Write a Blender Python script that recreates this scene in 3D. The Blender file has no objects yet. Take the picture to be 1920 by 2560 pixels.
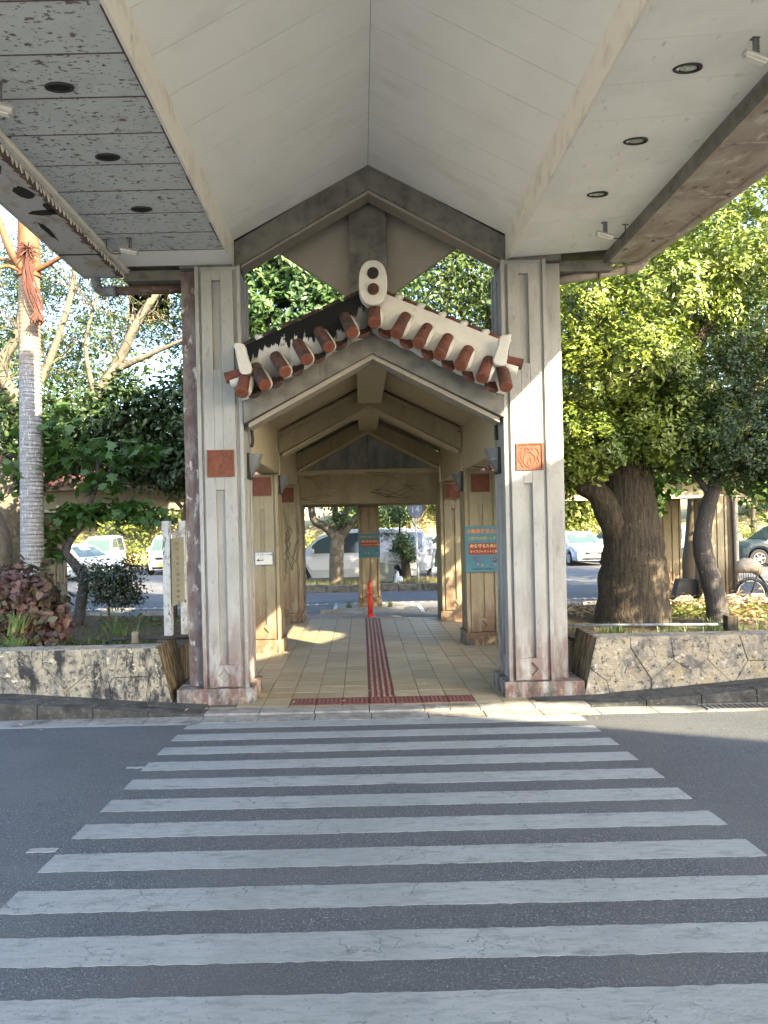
import bpy, bmesh, math, random
import numpy as np
from mathutils import Vector, Matrix, Euler
R = random.Random(11)
NP = np.random.RandomState(5)
rad = math.radians
C = bpy.context.scene.collection
sc = bpy.context.scene

# ------------------------------------------------------------------ camera
F_PX, PX, PY, ROLL, EYE = 1750.0, 904.0, 1311.0, 0.0225, 2.02
cd = bpy.data.cameras.new('camera'); cam = bpy.data.objects.new('camera', cd); C.objects.link(cam)
cd.sensor_fit = 'HORIZONTAL'; cd.sensor_width = 36.0; cd.lens = 36.0 * F_PX / 1920.0
cd.clip_start = 0.05; cd.clip_end = 900.0
cam.location = (0, 0, EYE)
# image x axis of the camera, rolled slightly so that level lines rise to the right of the picture
cam.matrix_world = Matrix.Translation((0, 0, EYE)) @ Euler((rad(90), 0, 0)).to_matrix().to_4x4() @ Matrix.Rotation(-ROLL, 4, 'Z')
cd.shift_x = (960 - PX) / 1920.0
cd.shift_y = (PY - 1280) / 1920.0
sc.camera = cam

# ------------------------------------------------------------------ light
SUN_TRAVEL = Vector((-1.0, 1.10, -0.85)).normalized()
w = bpy.data.worlds.new('World'); sc.world = w; w.use_nodes = True
nt = w.node_tree; nt.nodes.clear()
sky = nt.nodes.new('ShaderNodeTexSky'); sky.sky_type = 'NISHITA'; sky.sun_disc = False
to_sun = -SUN_TRAVEL
sky.sun_elevation = math.asin(to_sun.z); sky.sun_rotation = math.atan2(to_sun.x, to_sun.y)
sky.air_density = 1.0; sky.dust_density = 2.2; sky.ozone_density = 0.95
bg = nt.nodes.new('ShaderNodeBackground'); bg.inputs[1].default_value = 0.15
wo = nt.nodes.new('ShaderNodeOutputWorld')
nt.links.new(sky.outputs[0], bg.inputs[0]); nt.links.new(bg.outputs[0], wo.inputs[0])
sl = bpy.data.lights.new('sun', 'SUN'); sl.energy = 5.0; sl.angle = rad(0.55); sl.color = (1.0, 0.83, 0.55)
so = bpy.data.objects.new('sun', sl); C.objects.link(so)
so.rotation_euler = SUN_TRAVEL.to_track_quat('-Z', 'Y').to_euler(); so.location = (12, -5, 12)
sc.view_settings.view_transform = 'Standard'; sc.view_settings.look = 'None'
sc.view_settings.exposure = 2.8; sc.view_settings.gamma = 1.0; sc.view_settings.use_curve_mapping = False
sc.render.engine = 'CYCLES'
sc.cycles.max_bounces = 7; sc.cycles.diffuse_bounces = 4; sc.cycles.glossy_bounces = 2
sc.cycles.transmission_bounces = 4; sc.cycles.transparent_max_bounces = 8
sc.cycles.caustics_reflective = False; sc.cycles.caustics_refractive = False

# ------------------------------------------------------------------ materials
def M(name, col, rough=0.85, layers=(), bump=(), spec=0.35, metal=0.0, island=0.0, transl=0.0, alpha=1.0, tile=None):
    """layers: dicts col, s (scale), lo, hi, st (stretch xyz), d (detail), kind noise|crack|spot, z=(z_full, z_none), amt."""
    m = bpy.data.materials.new(name); m.use_nodes = True
    t = m.node_tree; n = t.nodes; L = t.links; n.clear()
    out = n.new('ShaderNodeOutputMaterial'); p = n.new('ShaderNodeBsdfPrincipled')
    p.inputs['Roughness'].default_value = rough; p.inputs['Metallic'].default_value = metal
    p.inputs['Specular IOR Level'].default_value = spec
    geo = n.new('ShaderNodeNewGeometry')
    def coords(st, off=0.0):
        mp = n.new('ShaderNodeMapping'); mp.inputs['Scale'].default_value = st
        mp.inputs['Location'].default_value = (off * 3.1, off * 1.7, off * 2.3)
        L.new(geo.outputs['Position'], mp.inputs['Vector']); return mp.outputs[0]
    rgb = n.new('ShaderNodeRGB'); rgb.outputs[0].default_value = (*col, 1); cur = rgb.outputs[0]
    for i, ly in enumerate(layers):
        st = ly.get('st', (1, 1, 1)); kind = ly.get('kind', 'noise')
        if kind == 'island':
            fac = geo.outputs['Random Per Island']
            rp = n.new('ShaderNodeMapRange'); rp.inputs['From Min'].default_value = ly['lo']; rp.inputs['From Max'].default_value = ly['hi']
            L.new(fac, rp.inputs['Value']); fac = rp.outputs[0]
        elif kind == 'object':
            oi = n.new('ShaderNodeObjectInfo')
            rp = n.new('ShaderNodeMapRange'); rp.inputs['From Min'].default_value = ly['lo']; rp.inputs['From Max'].default_value = ly['hi']
            L.new(oi.outputs['Random'], rp.inputs['Value']); fac = rp.outputs[0]
        elif kind == 'edge':   # soot that follows a sloping edge: t = z + k|x - c|
            sx = n.new('ShaderNodeSeparateXYZ'); L.new(geo.outputs['Position'], sx.inputs[0])
            def mth(op, a, b_):
                q = n.new('ShaderNodeMath'); q.operation = op
                for ii, vv in enumerate((a, b_)):
                    if vv is None: continue
                    if isinstance(vv, (int, float)): q.inputs[ii].default_value = vv
                    else: L.new(vv, q.inputs[ii])
                return q.outputs[0]
            tt = mth('ADD', sx.outputs[2], mth('MULTIPLY', mth('ABSOLUTE', mth('SUBTRACT', sx.outputs[0], ly['c']), None), ly['k']))
            tx = n.new('ShaderNodeTexNoise'); tx.inputs['Scale'].default_value = ly['s']; tx.inputs['Detail'].default_value = 9; tx.inputs['Roughness'].default_value = .65
            L.new(coords(st, i + 1), tx.inputs['Vector'])
            bn = n.new('ShaderNodeTexNoise'); bn.inputs['Scale'].default_value = ly.get('bs', 1.6); L.new(coords((1, 1, .3), i + 9), bn.inputs['Vector'])
            tt = mth('ADD', tt, mth('ADD', mth('MULTIPLY', mth('SUBTRACT', tx.outputs['Fac'], .5), ly['amp']), mth('MULTIPLY', mth('SUBTRACT', bn.outputs['Fac'], .5), ly.get('bamp', 0))))
            rp = n.new('ShaderNodeMapRange'); rp.inputs['From Min'].default_value = ly['lo']; rp.inputs['From Max'].default_value = ly['hi']
            L.new(tt, rp.inputs['Value']); fac = rp.outputs[0]
        elif kind == 'crack':
            dn = n.new('ShaderNodeTexNoise'); dn.inputs['Scale'].default_value = ly['s'] * 1.6; dn.inputs['Detail'].default_value = 5
            L.new(coords(st, i + 1), dn.inputs['Vector'])
            mx = n.new('ShaderNodeMixRGB'); mx.inputs[0].default_value = ly.get('warp', 0.25)
            L.new(coords(st, i + 1), mx.inputs[1]); L.new(dn.outputs['Color'], mx.inputs[2])
            v = n.new('ShaderNodeTexVoronoi'); v.feature = 'DISTANCE_TO_EDGE'; v.inputs['Scale'].default_value = ly['s']
            L.new(mx.outputs[0], v.inputs['Vector'])
            rp = n.new('ShaderNodeMapRange'); rp.inputs['From Min'].default_value = ly['hi']; rp.inputs['From Max'].default_value = ly['lo']
            L.new(v.outputs['Distance'], rp.inputs['Value']); fac = rp.outputs[0]
            if 'gate' in ly:
                gn = n.new('ShaderNodeTexNoise'); gn.inputs['Scale'].default_value = ly['gate'][0]; gn.inputs['Detail'].default_value = 3
                L.new(coords((1, 1, 1), i + 4), gn.inputs['Vector'])
                gr = n.new('ShaderNodeMapRange'); gr.inputs['From Min'].default_value = ly['gate'][1]; gr.inputs['From Max'].default_value = ly['gate'][1] + 0.06
                L.new(gn.outputs['Fac'], gr.inputs['Value'])
                mm = n.new('ShaderNodeMath'); mm.operation = 'MULTIPLY'; L.new(fac, mm.inputs[0]); L.new(gr.outputs[0], mm.inputs[1]); fac = mm.outputs[0]
        else:
            tx = n.new('ShaderNodeTexNoise'); tx.inputs['Scale'].default_value = ly['s']; tx.inputs['Detail'].default_value = ly.get('d', 6)
            tx.inputs['Roughness'].default_value = ly.get('r', 0.6)
            L.new(coords(st, i + 1), tx.inputs['Vector'])
            rp = n.new('ShaderNodeMapRange'); rp.inputs['From Min'].default_value = ly['lo']; rp.inputs['From Max'].default_value = ly['hi']
            L.new(tx.outputs['Fac'], rp.inputs['Value']); fac = rp.outputs[0]
        for key, idx in (('z', 2), ('y', 1), ('x', 0)):
            if key in ly:
                sx = n.new('ShaderNodeSeparateXYZ'); L.new(geo.outputs['Position'], sx.inputs[0])
                zr = n.new('ShaderNodeMapRange'); zr.inputs['From Min'].default_value = ly[key][1]; zr.inputs['From Max'].default_value = ly[key][0]
                L.new(sx.outputs[idx], zr.inputs['Value'])
                mm = n.new('ShaderNodeMath'); mm.operation = 'MULTIPLY'; L.new(fac, mm.inputs[0]); L.new(zr.outputs[0], mm.inputs[1]); fac = mm.outputs[0]
        if ly.get('amt', 1) != 1:
            mm = n.new('ShaderNodeMath'); mm.operation = 'MULTIPLY'; L.new(fac, mm.inputs[0]); mm.inputs[1].default_value = ly['amt']; fac = mm.outputs[0]
        mx = n.new('ShaderNodeMixRGB'); L.new(fac, mx.inputs[0]); L.new(cur, mx.inputs[1]); mx.inputs[2].default_value = (*ly['col'], 1); cur = mx.outputs[0]
    L.new(cur, p.inputs['Base Color'])
    prev = None
    for i, b in enumerate(bump):      # (scale, strength, stretch)
        tx = n.new('ShaderNodeTexNoise'); tx.inputs['Scale'].default_value = b[0]; tx.inputs['Detail'].default_value = 6
        L.new(coords(b[2] if len(b) > 2 else (1, 1, 1), 7 + i), tx.inputs['Vector'])
        bp = n.new('ShaderNodeBump'); bp.inputs['Strength'].default_value = b[1]; bp.inputs['Distance'].default_value = b[3] if len(b) > 3 else 0.01
        L.new(tx.outputs['Fac'], bp.inputs['Height'])
        if prev: L.new(prev, bp.inputs['Normal'])
        prev = bp.outputs[0]
    if prev: L.new(prev, p.inputs['Normal'])
    if transl > 0:
        tr = n.new('ShaderNodeBsdfTranslucent'); L.new(cur, tr.inputs['Color'])
        if prev: L.new(prev, tr.inputs['Normal'])
        ms = n.new('ShaderNodeMixShader'); ms.inputs[0].default_value = transl
        L.new(p.outputs[0], ms.inputs[1]); L.new(tr.outputs[0], ms.inputs[2]); L.new(ms.outputs[0], out.inputs[0])
    else:
        L.new(p.outputs[0], out.inputs[0])
    return m

def lay(col, s, lo, hi, **k): return dict(col=col, s=s, lo=lo, hi=hi, **k)
mt = {}
mt['asphalt'] = M('asphalt', (0.061, 0.071, 0.083), 0.68, [lay((0.026, 0.028, 0.032), 80, .50, .62, d=2), lay((0.27, 0.28, 0.29), 105, .59, .68, d=2), lay((0.09, 0.092, 0.095), 1.3, .4, .7, amt=.6), lay((0.055,0.06,0.062), .5, .5, .7, amt=.6), lay((0.09, 0.10, 0.105), 2.3, .56, .78, st=(.35, 1, 1), d=8, amt=.55), lay((0.035, 0.037, 0.037), 3.7, .68, .74, d=4, amt=.6)], bump=[(110, .9, (1, 1, 1), .008)], spec=.5)
mt['asphalt_far'] = M('asphalt_far', (0.11, 0.115, 0.125), 0.8, [lay((0.05, 0.05, 0.055), 60, .5, .65), lay((0.16, 0.16, 0.16), 1.2, .5, .75)], bump=[(90, .4)])
mt['paint'] = M('road_paint', (0.245, 0.266, 0.27), 0.7, [lay((0.175, 0.197, 0.197), 14, .45, .75, st=(.6, 3, 1)), lay((0.09, 0.095, 0.1), 42, .60, .70, amt=.8, d=8), dict(col=(0.09, 0.10, 0.10), s=4.5, lo=.53, hi=.70, st=(1, 3.0, 1), d=12, r=.76, amt=.85), dict(col=(0.15, 0.165, 0.165), s=1.1, lo=.46, hi=.66, st=(.8, .3, 1), d=5, amt=.6), dict(col=(0.05, 0.055, 0.06), s=6.5, lo=.003, hi=.016, kind='crack', warp=.12, amt=.75, gate=(2.6, .55))], bump=[(70, .35)])
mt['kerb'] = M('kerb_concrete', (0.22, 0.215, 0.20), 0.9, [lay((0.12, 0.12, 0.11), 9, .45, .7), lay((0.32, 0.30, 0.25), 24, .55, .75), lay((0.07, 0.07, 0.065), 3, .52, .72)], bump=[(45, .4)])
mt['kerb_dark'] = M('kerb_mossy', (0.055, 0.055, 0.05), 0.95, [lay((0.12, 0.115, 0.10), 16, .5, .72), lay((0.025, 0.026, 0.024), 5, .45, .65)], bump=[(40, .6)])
mt['tile'] = M('floor_tile', (0.26, 0.222, 0.148), 0.5, [dict(col=(0.34, 0.295, 0.205), lo=.2, hi=1.0, kind='object', s=0), lay((0.175, 0.148, 0.10), 5, .45, .75, st=(.5, 5, 1)), lay((0.38, 0.34, 0.245), 22, .6, .8, amt=.5), lay((0.19, 0.16, 0.11), 1.4, .55, .75, amt=.6)], bump=[(9, .25, (.3, 6, 1)), (60, .15)], spec=.45)
mt['grout'] = M('grout', (0.10, 0.09, 0.07), 0.95, bump=[(60, .4)])
mt['tactile'] = M('tactile_tile', (0.125, 0.046, 0.042), 0.6, [lay((0.18, 0.10, 0.09), 18, .55, .8, amt=.6), lay((0.09, 0.04, 0.035), 5, .5, .75, amt=.7)], bump=[(70, .2)])
mt['tactile_top'] = M('tactile_ridge_worn', (0.33, 0.23, 0.17), 0.6, [lay((0.19, 0.08, 0.065), 30, .45, .62)], bump=[(70, .2)])
mt['bounce_ground'] = M('bounce_paving', (0.27, 0.268, 0.255), 0.85, [lay((0.22, 0.218, 0.21), 1.5, .45, .7), lay((0.32, 0.315, 0.30), 9, .55, .75)], bump=[(40, .3)])  # added pale ground, toned to bounce sunlight onto the ceiling
mt['slab'] = M('slab_concrete', (0.30, 0.29, 0.26), 0.85, [lay((0.2, 0.19, 0.17), 6, .45, .7), lay((0.38, 0.36, 0.32), 22, .55, .75)], bump=[(40, .3)])
def concrete(name, base, dirt, red, lichen=(0.30, 0.25, 0.13)):
    return M(name, base, 0.88, [
        lay(tuple(c * .80 for c in base), 3.0, .42, .7, st=(1, 1, .5)),
        lay(dirt, 5, .54, .80, st=(1.6, 1.6, .35), d=9, amt=.55),
        lay(dirt, 15, .60, .72, st=(1.4, 1.4, .5), d=8, amt=.55),
        lay(red, 5, .34, .56, st=(1.5, 1.5, .45), z=(.15, 1.35), amt=.95, d=8),
        lay(lichen, 14, .55, .64, z=(.02, .30), amt=.8),
        lay((0.05, 0.052, 0.047), 8, .46, .60, z=(.0, .36), st=(1, 1, .6), amt=.95, d=9)], bump=[(55, .35), (9, .25)])
mt['pillar'] = concrete('pillar_paint', (0.315, 0.322, 0.315), (0.13, 0.13, 0.125), (0.125, 0.07, 0.06))
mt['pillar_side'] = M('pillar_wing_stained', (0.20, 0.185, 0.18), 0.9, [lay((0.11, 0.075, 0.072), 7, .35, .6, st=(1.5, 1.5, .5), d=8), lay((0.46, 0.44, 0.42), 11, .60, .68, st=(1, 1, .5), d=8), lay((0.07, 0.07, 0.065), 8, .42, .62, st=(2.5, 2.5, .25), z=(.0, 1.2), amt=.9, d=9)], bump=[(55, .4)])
mt['walk'] = concrete('walkway_paint', (0.30, 0.265, 0.18), (0.13, 0.11, 0.08), (0.15, 0.08, 0.05), (0.30, 0.23, 0.09))
mt['walk_light'] = M('walkway_soffit_paint', (0.42, 0.375, 0.265), 0.85, [lay((0.33, 0.29, 0.20), 5, .5, .75, st=(.4, 2.5, 2.5)), lay((0.22, 0.18, 0.12), 30, .66, .74, amt=.6)], bump=[(40, .15)])
mt['beam'] = M('weathered_concrete', (0.145, 0.143, 0.13), 0.9, [lay((0.09, 0.088, 0.08), 7, .45, .68, d=9), lay((0.19, 0.186, 0.168), 3, .5, .72), lay((0.07, 0.068, 0.06), 12, .63, .75, st=(2, 2, .3), d=8)], bump=[(60, .35)])
mt['beam_trim'] = M('pale_beam_edge', (0.27, 0.25, 0.21), 0.9, [lay((0.24, 0.22, 0.19), 8, .45, .7, d=8)], bump=[(60, .3)])
mt['gable'] = M('gable_end_wall', (0.33, 0.35, 0.355), 0.85, [lay((0.2, 0.22, 0.23), 3, .4, .65, st=(2, 2, .6)), lay((0.42, 0.43, 0.43), 9, .58, .75)], bump=[(40, .2)])
mt['wing'] = M('grey_panel', (0.30, 0.28, 0.24), 0.9, [lay((0.27, 0.255, 0.22), 2.5, .45, .7)], bump=[(60, .15)])
mt['board'] = M('ceiling_board', (0.82, 0.83, 0.80), 0.8, [lay((0.75, 0.76, 0.725), 1.6, .45, .75), lay((0.42, 0.41, 0.37), 7, .62, .80, st=(.4, 1.6, 1), y=(8.0, 5.6), amt=.7, d=8), lay((0.35, 0.34, 0.31), 50, .70, .75, amt=.55), lay((0.55, 0.54, 0.49), 1.1, .55, .75, st=(.5, 1.5, 1), d=8, amt=.6)], bump=[(80, .08)])
mt['soffit_r'] = M('soffit_board_right', (0.78, 0.79, 0.76), 0.8, [lay((0.69, 0.70, 0.67), 2, .45, .72), lay((0.30, 0.29, 0.26), 13, .62, .74, st=(.9, .5, 1), amt=.6, d=9), lay((0.26, 0.25, 0.22), 48, .69, .75, amt=.5)], bump=[(80, .08)])
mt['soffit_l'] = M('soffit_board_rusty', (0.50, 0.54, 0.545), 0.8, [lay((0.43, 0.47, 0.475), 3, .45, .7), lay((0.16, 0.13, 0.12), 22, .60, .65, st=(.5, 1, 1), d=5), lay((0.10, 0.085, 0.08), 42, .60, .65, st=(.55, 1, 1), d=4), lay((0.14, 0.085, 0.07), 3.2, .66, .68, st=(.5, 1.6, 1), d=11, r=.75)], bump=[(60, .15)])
mt['fascia'] = M('fascia_paint', (0.74, 0.72, 0.645), 0.8, [lay((0.56, 0.54, 0.48), 5, .5, .72), lay((0.14, 0.13, 0.115), 15, .67, .74, st=(1, 1, .3), d=7)], bump=[(50, .1)])
mt['gutter_l'] = M('gutter_peeling', (0.42, 0.43, 0.43), 0.8, [lay((0.07, 0.06, 0.055), 3.2, .58, .61, d=9), lay((0.33, 0.31, 0.26), 4, .5, .62), lay((0.10, 0.065, 0.055), 11, .63, .67, d=7)], bump=[(30, .4)])
mt['gutter_r'] = M('gutter_weathered', (0.39, 0.355, 0.31), 0.85, [lay((0.25, 0.20, 0.165), 3, .42, .66, st=(1, .6, 1), d=8), lay((0.47, 0.44, 0.39), 5, .57, .64, d=10), lay((0.10, 0.085, 0.07), 9, .60, .70, d=8)], bump=[(30, .4)])
mt['rust'] = M('rusty_edge', (0.10, 0.07, 0.06), 0.9, [lay((0.2, 0.15, 0.12), 20, .5, .7)], bump=[(60, .6)])
mt['terra'] = M('terracotta', (0.135, 0.048, 0.033), 0.85, [dict(col=(0.055, 0.032, 0.028), s=0, lo=.25, hi=1.1, kind='object', amt=.75), lay((0.09, 0.036, 0.027), 9, .45, .7), lay((0.18, 0.07, 0.048), 25, .55, .75), lay((0.03, 0.028, 0.028), 7, .54, .66, amt=.65, d=8)], bump=[(70, .3)])
mt['terra_l'] = M('terracotta_sooty', (0.095, 0.038, 0.03), 0.88, [dict(col=(0.055, 0.032, 0.028), s=0, lo=.25, hi=1.1, kind='object', amt=.75), lay((0.10, 0.05, 0.04), 9, .4, .65), lay((0.025, 0.025, 0.025), 8, .42, .56, amt=.85, d=8)], bump=[(70, .35)])
mt['terra_soot'] = M('terracotta_black', (0.022, 0.02, 0.02), 0.85, [lay((0.08, 0.045, 0.04), 30, .6, .7)], bump=[(60, .4)])
mt['terra_face'] = M('terracotta_relief', (0.165, 0.057, 0.033), 0.75, [lay((0.105, 0.04, 0.027), 12, .45, .7), lay((0.21, 0.09, 0.05), 40, .55, .75, amt=.6)], bump=[(60, .35)])
mt['plaster'] = M('white_plaster', (0.53, 0.53, 0.51), 0.9, [lay((0.25, 0.245, 0.23), 7, .58, .72, d=10, r=.7, amt=.7), lay((0.44, 0.43, 0.395), 4, .45, .75), lay((0.30, 0.29, 0.27), 20, .62, .78, amt=.5)], bump=[(35, .25), (8, .3)])
mt['plaster_l'] = M('white_plaster_black_mould', (0.56, 0.56, 0.54), 0.85, [lay((0.42, 0.41, 0.38), 4, .45, .75), dict(col=(0.012, 0.013, 0.014), kind='edge', k=.22, c=.17, s=8, st=(2.0, 1, .28), amp=.55, bs=2.6, bamp=.75, lo=4.31, hi=4.34), lay((0.02, 0.02, 0.02), 4, .36, .46, st=(1.5, 1, .4), x=(.2, -.6), d=9, amt=.95), lay((0.02, 0.02, 0.02), 2.4, .50, .56, st=(1, 1, .5), d=9, z=(3.7, 4.15), amt=.8)], bump=[(35, .25)], spec=.08)
mt['stone_l'] = M('coral_stone_blackened', (0.33, 0.30, 0.225), 0.95, [lay((0.22, 0.205, 0.17), 7, .42, .62, d=9), lay((0.13, 0.13, 0.125), 4.5, .52, .60, st=(1.2, 1, .8), d=13, r=.7, amt=.8), lay((0.030, 0.031, 0.033), 3.4, .49, .575, st=(1.5, 1, .6), d=13, r=.78), lay((0.04, 0.041, 0.042), 19, .53, .60, d=10, r=.7, amt=.8), lay((0.47, 0.43, 0.32), 6.5, .60, .63, d=11, r=.7)], bump=[(14, .9, (1, 1, 1), .03), (60, .6)])
mt['stone_r'] = M('coral_stone', (0.30, 0.265, 0.205), 0.95, [lay((0.31, 0.255, 0.15), 4, .5, .66, d=8), lay((0.12, 0.115, 0.112), 3.4, .47, .60, d=13, r=.75), lay((0.045, 0.045, 0.044), 20, .565, .61, d=10, r=.7), lay((0.52, 0.48, 0.4), 12, .58, .68, amt=.7)], bump=[(14, .9, (1, 1, 1), .03), (60, .6)])
mt['stone_end'] = M('cast_stone_end', (0.19, 0.145, 0.085), 0.95, [lay((0.045, 0.037, 0.025), 6, .42, .6, st=(2.2, 2.2, .18), d=9), lay((0.30, 0.25, 0.17), 12, .58, .66, st=(2, 2, .3), d=10)], bump=[(20, .8, (2, 2, .2), .02)])
mt['soil'] = M('soil', (0.075, 0.055, 0.035), 1.0, [lay((0.14, 0.10, 0.06), 12, .45, .65, d=9), lay((0.05, 0.06, 0.025), 4, .5, .65), lay((0.2, 0.14, 0.08), 40, .58, .68)], bump=[(25, 1.0, (1, 1, 1), .03)])
mt['earth'] = M('earth', (0.16, 0.14, 0.09), 1.0, [lay((0.09, 0.10, 0.04), .6, .4, .6)], bump=[(6, .5)])
mt['bark_dark'] = M('bark_dark', (0.062, 0.05, 0.034), 0.95, [lay((0.028, 0.023, 0.018), 12, .42, .62, st=(2, 2, .35), d=9), lay((0.095, 0.083, 0.063), 20, .58, .72, d=7)], bump=[(18, 1.0, (2, 2, .25), .03), (60, .6)])
mt['bark_thin'] = M('bark_grey', (0.065, 0.06, 0.057), 0.95, [lay((0.05, 0.045, 0.042), 16, .45, .62, st=(1.5, 1.5, .6), d=9), lay((0.22, 0.21, 0.20), 22, .60, .72, d=7)], bump=[(26, 1.0, (1.5, 1.5, .5), .02)])
mt['bark_pale'] = M('bark_pale', (0.13, 0.115, 0.088), 0.95, [lay((0.075, 0.066, 0.052), 7, .45, .65, d=8), lay((0.20, 0.18, 0.145), 12, .55, .7)], bump=[(24, .7)])
mt['bark_twig'] = M('bark_twig', (0.11, 0.09, 0.065), 0.95, bump=[(30, .5)])
mt['palm'] = M('palm_trunk', (0.26, 0.27, 0.28), 0.9, [lay((0.15, 0.15, 0.16), 3, .42, .66, st=(1, 1, 9), d=5), lay((0.42, 0.43, 0.43), 34, .54, .64, st=(1.5, 1.5, .35), d=6), lay((0.25, 0.17, 0.10), 2, .2, .3, z=(5.2, 4.3), amt=.85)], bump=[(6, .8, (.6, .6, 8), .02), (50, .5)])  # upper trunk tinted warm to imitate sunlight falling there
mt['palm_shaft'] = M('palm_crownshaft', (0.17, 0.075, 0.035), 0.7, [lay((0.10, 0.042, 0.02), 8, .45, .7, st=(2, 2, .25)), lay((0.17, 0.14, 0.055), 5, .55, .75, st=(2, 2, .3))], bump=[(20, .4, (2, 2, .2))])
mt['palm_stalk'] = M('palm_flower_stalk', (0.09, 0.035, 0.025), 0.85, [lay((0.08, 0.035, 0.025), 20, .45, .65)], bump=[(40, .5)])
mt['straw'] = M('palm_straw', (0.50, 0.25, 0.09), 0.85, [dict(col=(0.60, 0.40, 0.18), lo=0, hi=1, kind='island', s=0)], transl=.2)
def leafmat(name, a, b, c=None, transl=.35, rough=.45, spec=.5):
    ls = [dict(col=b, lo=0, hi=1, kind='island', s=0)]
    if c: ls.append(lay(c, 1.1, .48, .66, d=3, amt=.85))
    return M(name, a, rough, ls, spec=spec, transl=transl)
mt['leaf_big'] = leafmat('leaf_evergreen', (0.10, 0.155, 0.026), (0.23, 0.28, 0.036), (0.05, 0.10, 0.025), .20, .40, .55)
mt['leaf_umb'] = leafmat('leaf_umbrella', (0.05, 0.11, 0.04), (0.10, 0.165, 0.045), (0.045, 0.10, 0.045), .33)
mt['leaf_fine'] = leafmat('leaf_feathery', (0.035, 0.066, 0.026), (0.075, 0.115, 0.035), (0.03, 0.055, 0.028), .28)
mt['leaf_dark'] = leafmat('leaf_dark', (0.022, 0.048, 0.016), (0.045, 0.078, 0.022), None, .18)
mt['leaf_maple'] = leafmat('leaf_lobed', (0.035, 0.085, 0.02), (0.07, 0.14, 0.028), None, .35)
mt['leaf_bush'] = leafmat('leaf_dark_shrub', (0.018, 0.030, 0.015), (0.03, 0.045, 0.02), None, .1, .35)
mt['leaf_purple'] = leafmat('leaf_copper', (0.075, 0.035, 0.04), (0.06, 0.085, 0.04), (0.14, 0.06, 0.055), .2, .5)
mt['leaf_yel'] = leafmat('leaf_sunny_yellow', (0.17, 0.22, 0.045), (0.26, 0.28, 0.07), (0.11, 0.17, 0.04), .45)
mt['leaf_far'] = leafmat('leaf_far', (0.06, 0.11, 0.03), (0.12, 0.17, 0.045), (0.04, 0.07, 0.025), .35)
mt['grass'] = leafmat('grass_blade', (0.07, 0.13, 0.03), (0.15, 0.19, 0.06), None, .3)
mt['grass_dry'] = leafmat('grass_dry', (0.24, 0.21, 0.10), (0.14, 0.17, 0.06), None, .3)
mt['ribbon'] = leafmat('striped_blade', (0.13, 0.22, 0.06), (0.30, 0.36, 0.16), None, .3)
mt['litter'] = leafmat('dry_leaf', (0.30, 0.17, 0.08), (0.42, 0.30, 0.16), None, .1)
mt['car_white'] = M('car_paint_white', (0.50, 0.52, 0.53), 0.25, spec=.6)
mt['car_pearl'] = M('car_paint_pearl', (0.42, 0.50, 0.58), 0.25, spec=.6)
mt['car_silver'] = M('car_paint_silver_blue', (0.38, 0.47, 0.58), 0.3, metal=.3, spec=.6)
mt['car_navy'] = M('car_paint_dark_blue', (0.010, 0.020, 0.030), 0.25, spec=.6)
mt['car_black'] = M('car_paint_black', (0.03, 0.033, 0.04), 0.25, spec=.6)
mt['glass'] = M('tinted_glass', (0.035, 0.05, 0.055), 0.08, spec=.9)
mt['glass_pale'] = M('window_glass_green', (0.055, 0.085, 0.08), 0.10, spec=.9)
mt['rubber'] = M('rubber', (0.02, 0.02, 0.022), 0.8, bump=[(80, .2)])
mt['chrome'] = M('alloy', (0.45, 0.46, 0.48), 0.35, metal=.7)
mt['lamp_glass'] = M('headlamp_glass', (0.55, 0.60, 0.66), 0.1, spec=.9)
mt['tail_red'] = M('tail_lamp_red', (0.45, 0.02, 0.02), 0.25, spec=.7)
mt['plate_w'] = M('plate_white', (0.65, 0.66, 0.64), 0.5)
mt['plate_y'] = M('plate_yellow', (0.65, 0.50, 0.08), 0.5)
mt['black'] = M('black_plastic', (0.02, 0.02, 0.022), 0.6)
mt['grey_pipe'] = M('grey_pipe', (0.16, 0.18, 0.20), 0.6, [lay((0.06, 0.055, 0.05), 9, .5, .68, d=7)], bump=[(60, .2)])
mt['rusty_pipe'] = M('rusty_pipe', (0.09, 0.06, 0.05), 0.85, [lay((0.16, 0.14, 0.13), 20, .55, .7)], bump=[(60, .5)])
mt['pale_pipe'] = M('pale_pipe', (0.32, 0.29, 0.25), 0.7, [lay((0.18, 0.15, 0.12), 9, .5, .68, d=7)])
mt['lamp_grey'] = M('lamp_metal', (0.14, 0.155, 0.165), 0.5, [lay((0.3, 0.31, 0.31), 22, .6, .7)], metal=.3)
mt['flood'] = M('floodlight_body', (0.40, 0.41, 0.42), 0.45, [lay((0.16, 0.16, 0.16), 22, .58, .68)], metal=.3)
mt['orange'] = M('bollard_orange', (0.75, 0.055, 0.025), 0.5, [lay((0.5, 0.25, 0.2), 30, .62, .72), lay((0.03, 0.02, 0.02), 14, .66, .70, st=(1, 1, 2))], bump=[(60, .2)])
mt['reflect'] = M('reflective_band', (0.62, 0.12, 0.08), 0.4, [lay((0.08, .04, .04), 24, .55, .62)])
mt['sign_teal'] = M('sign_teal', (0.040, 0.155, 0.205), 0.45, [lay((0.03, 0.125, 0.17), 8, .5, .75)])
mt['sign_red'] = M('sign_red', (0.20, 0.030, 0.022), 0.5)
mt['ink_orange'] = M('ink_orange', (0.62, 0.20, 0.03), 0.5)
mt['ink_yellow'] = M('ink_yellow', (0.42, 0.30, 0.04), 0.5)
mt['ink_cream'] = M('ink_cream', (0.66, 0.50, 0.25), 0.5)
mt['ink_purple'] = M('ink_purple', (0.10, 0.05, 0.20), 0.5)
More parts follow.
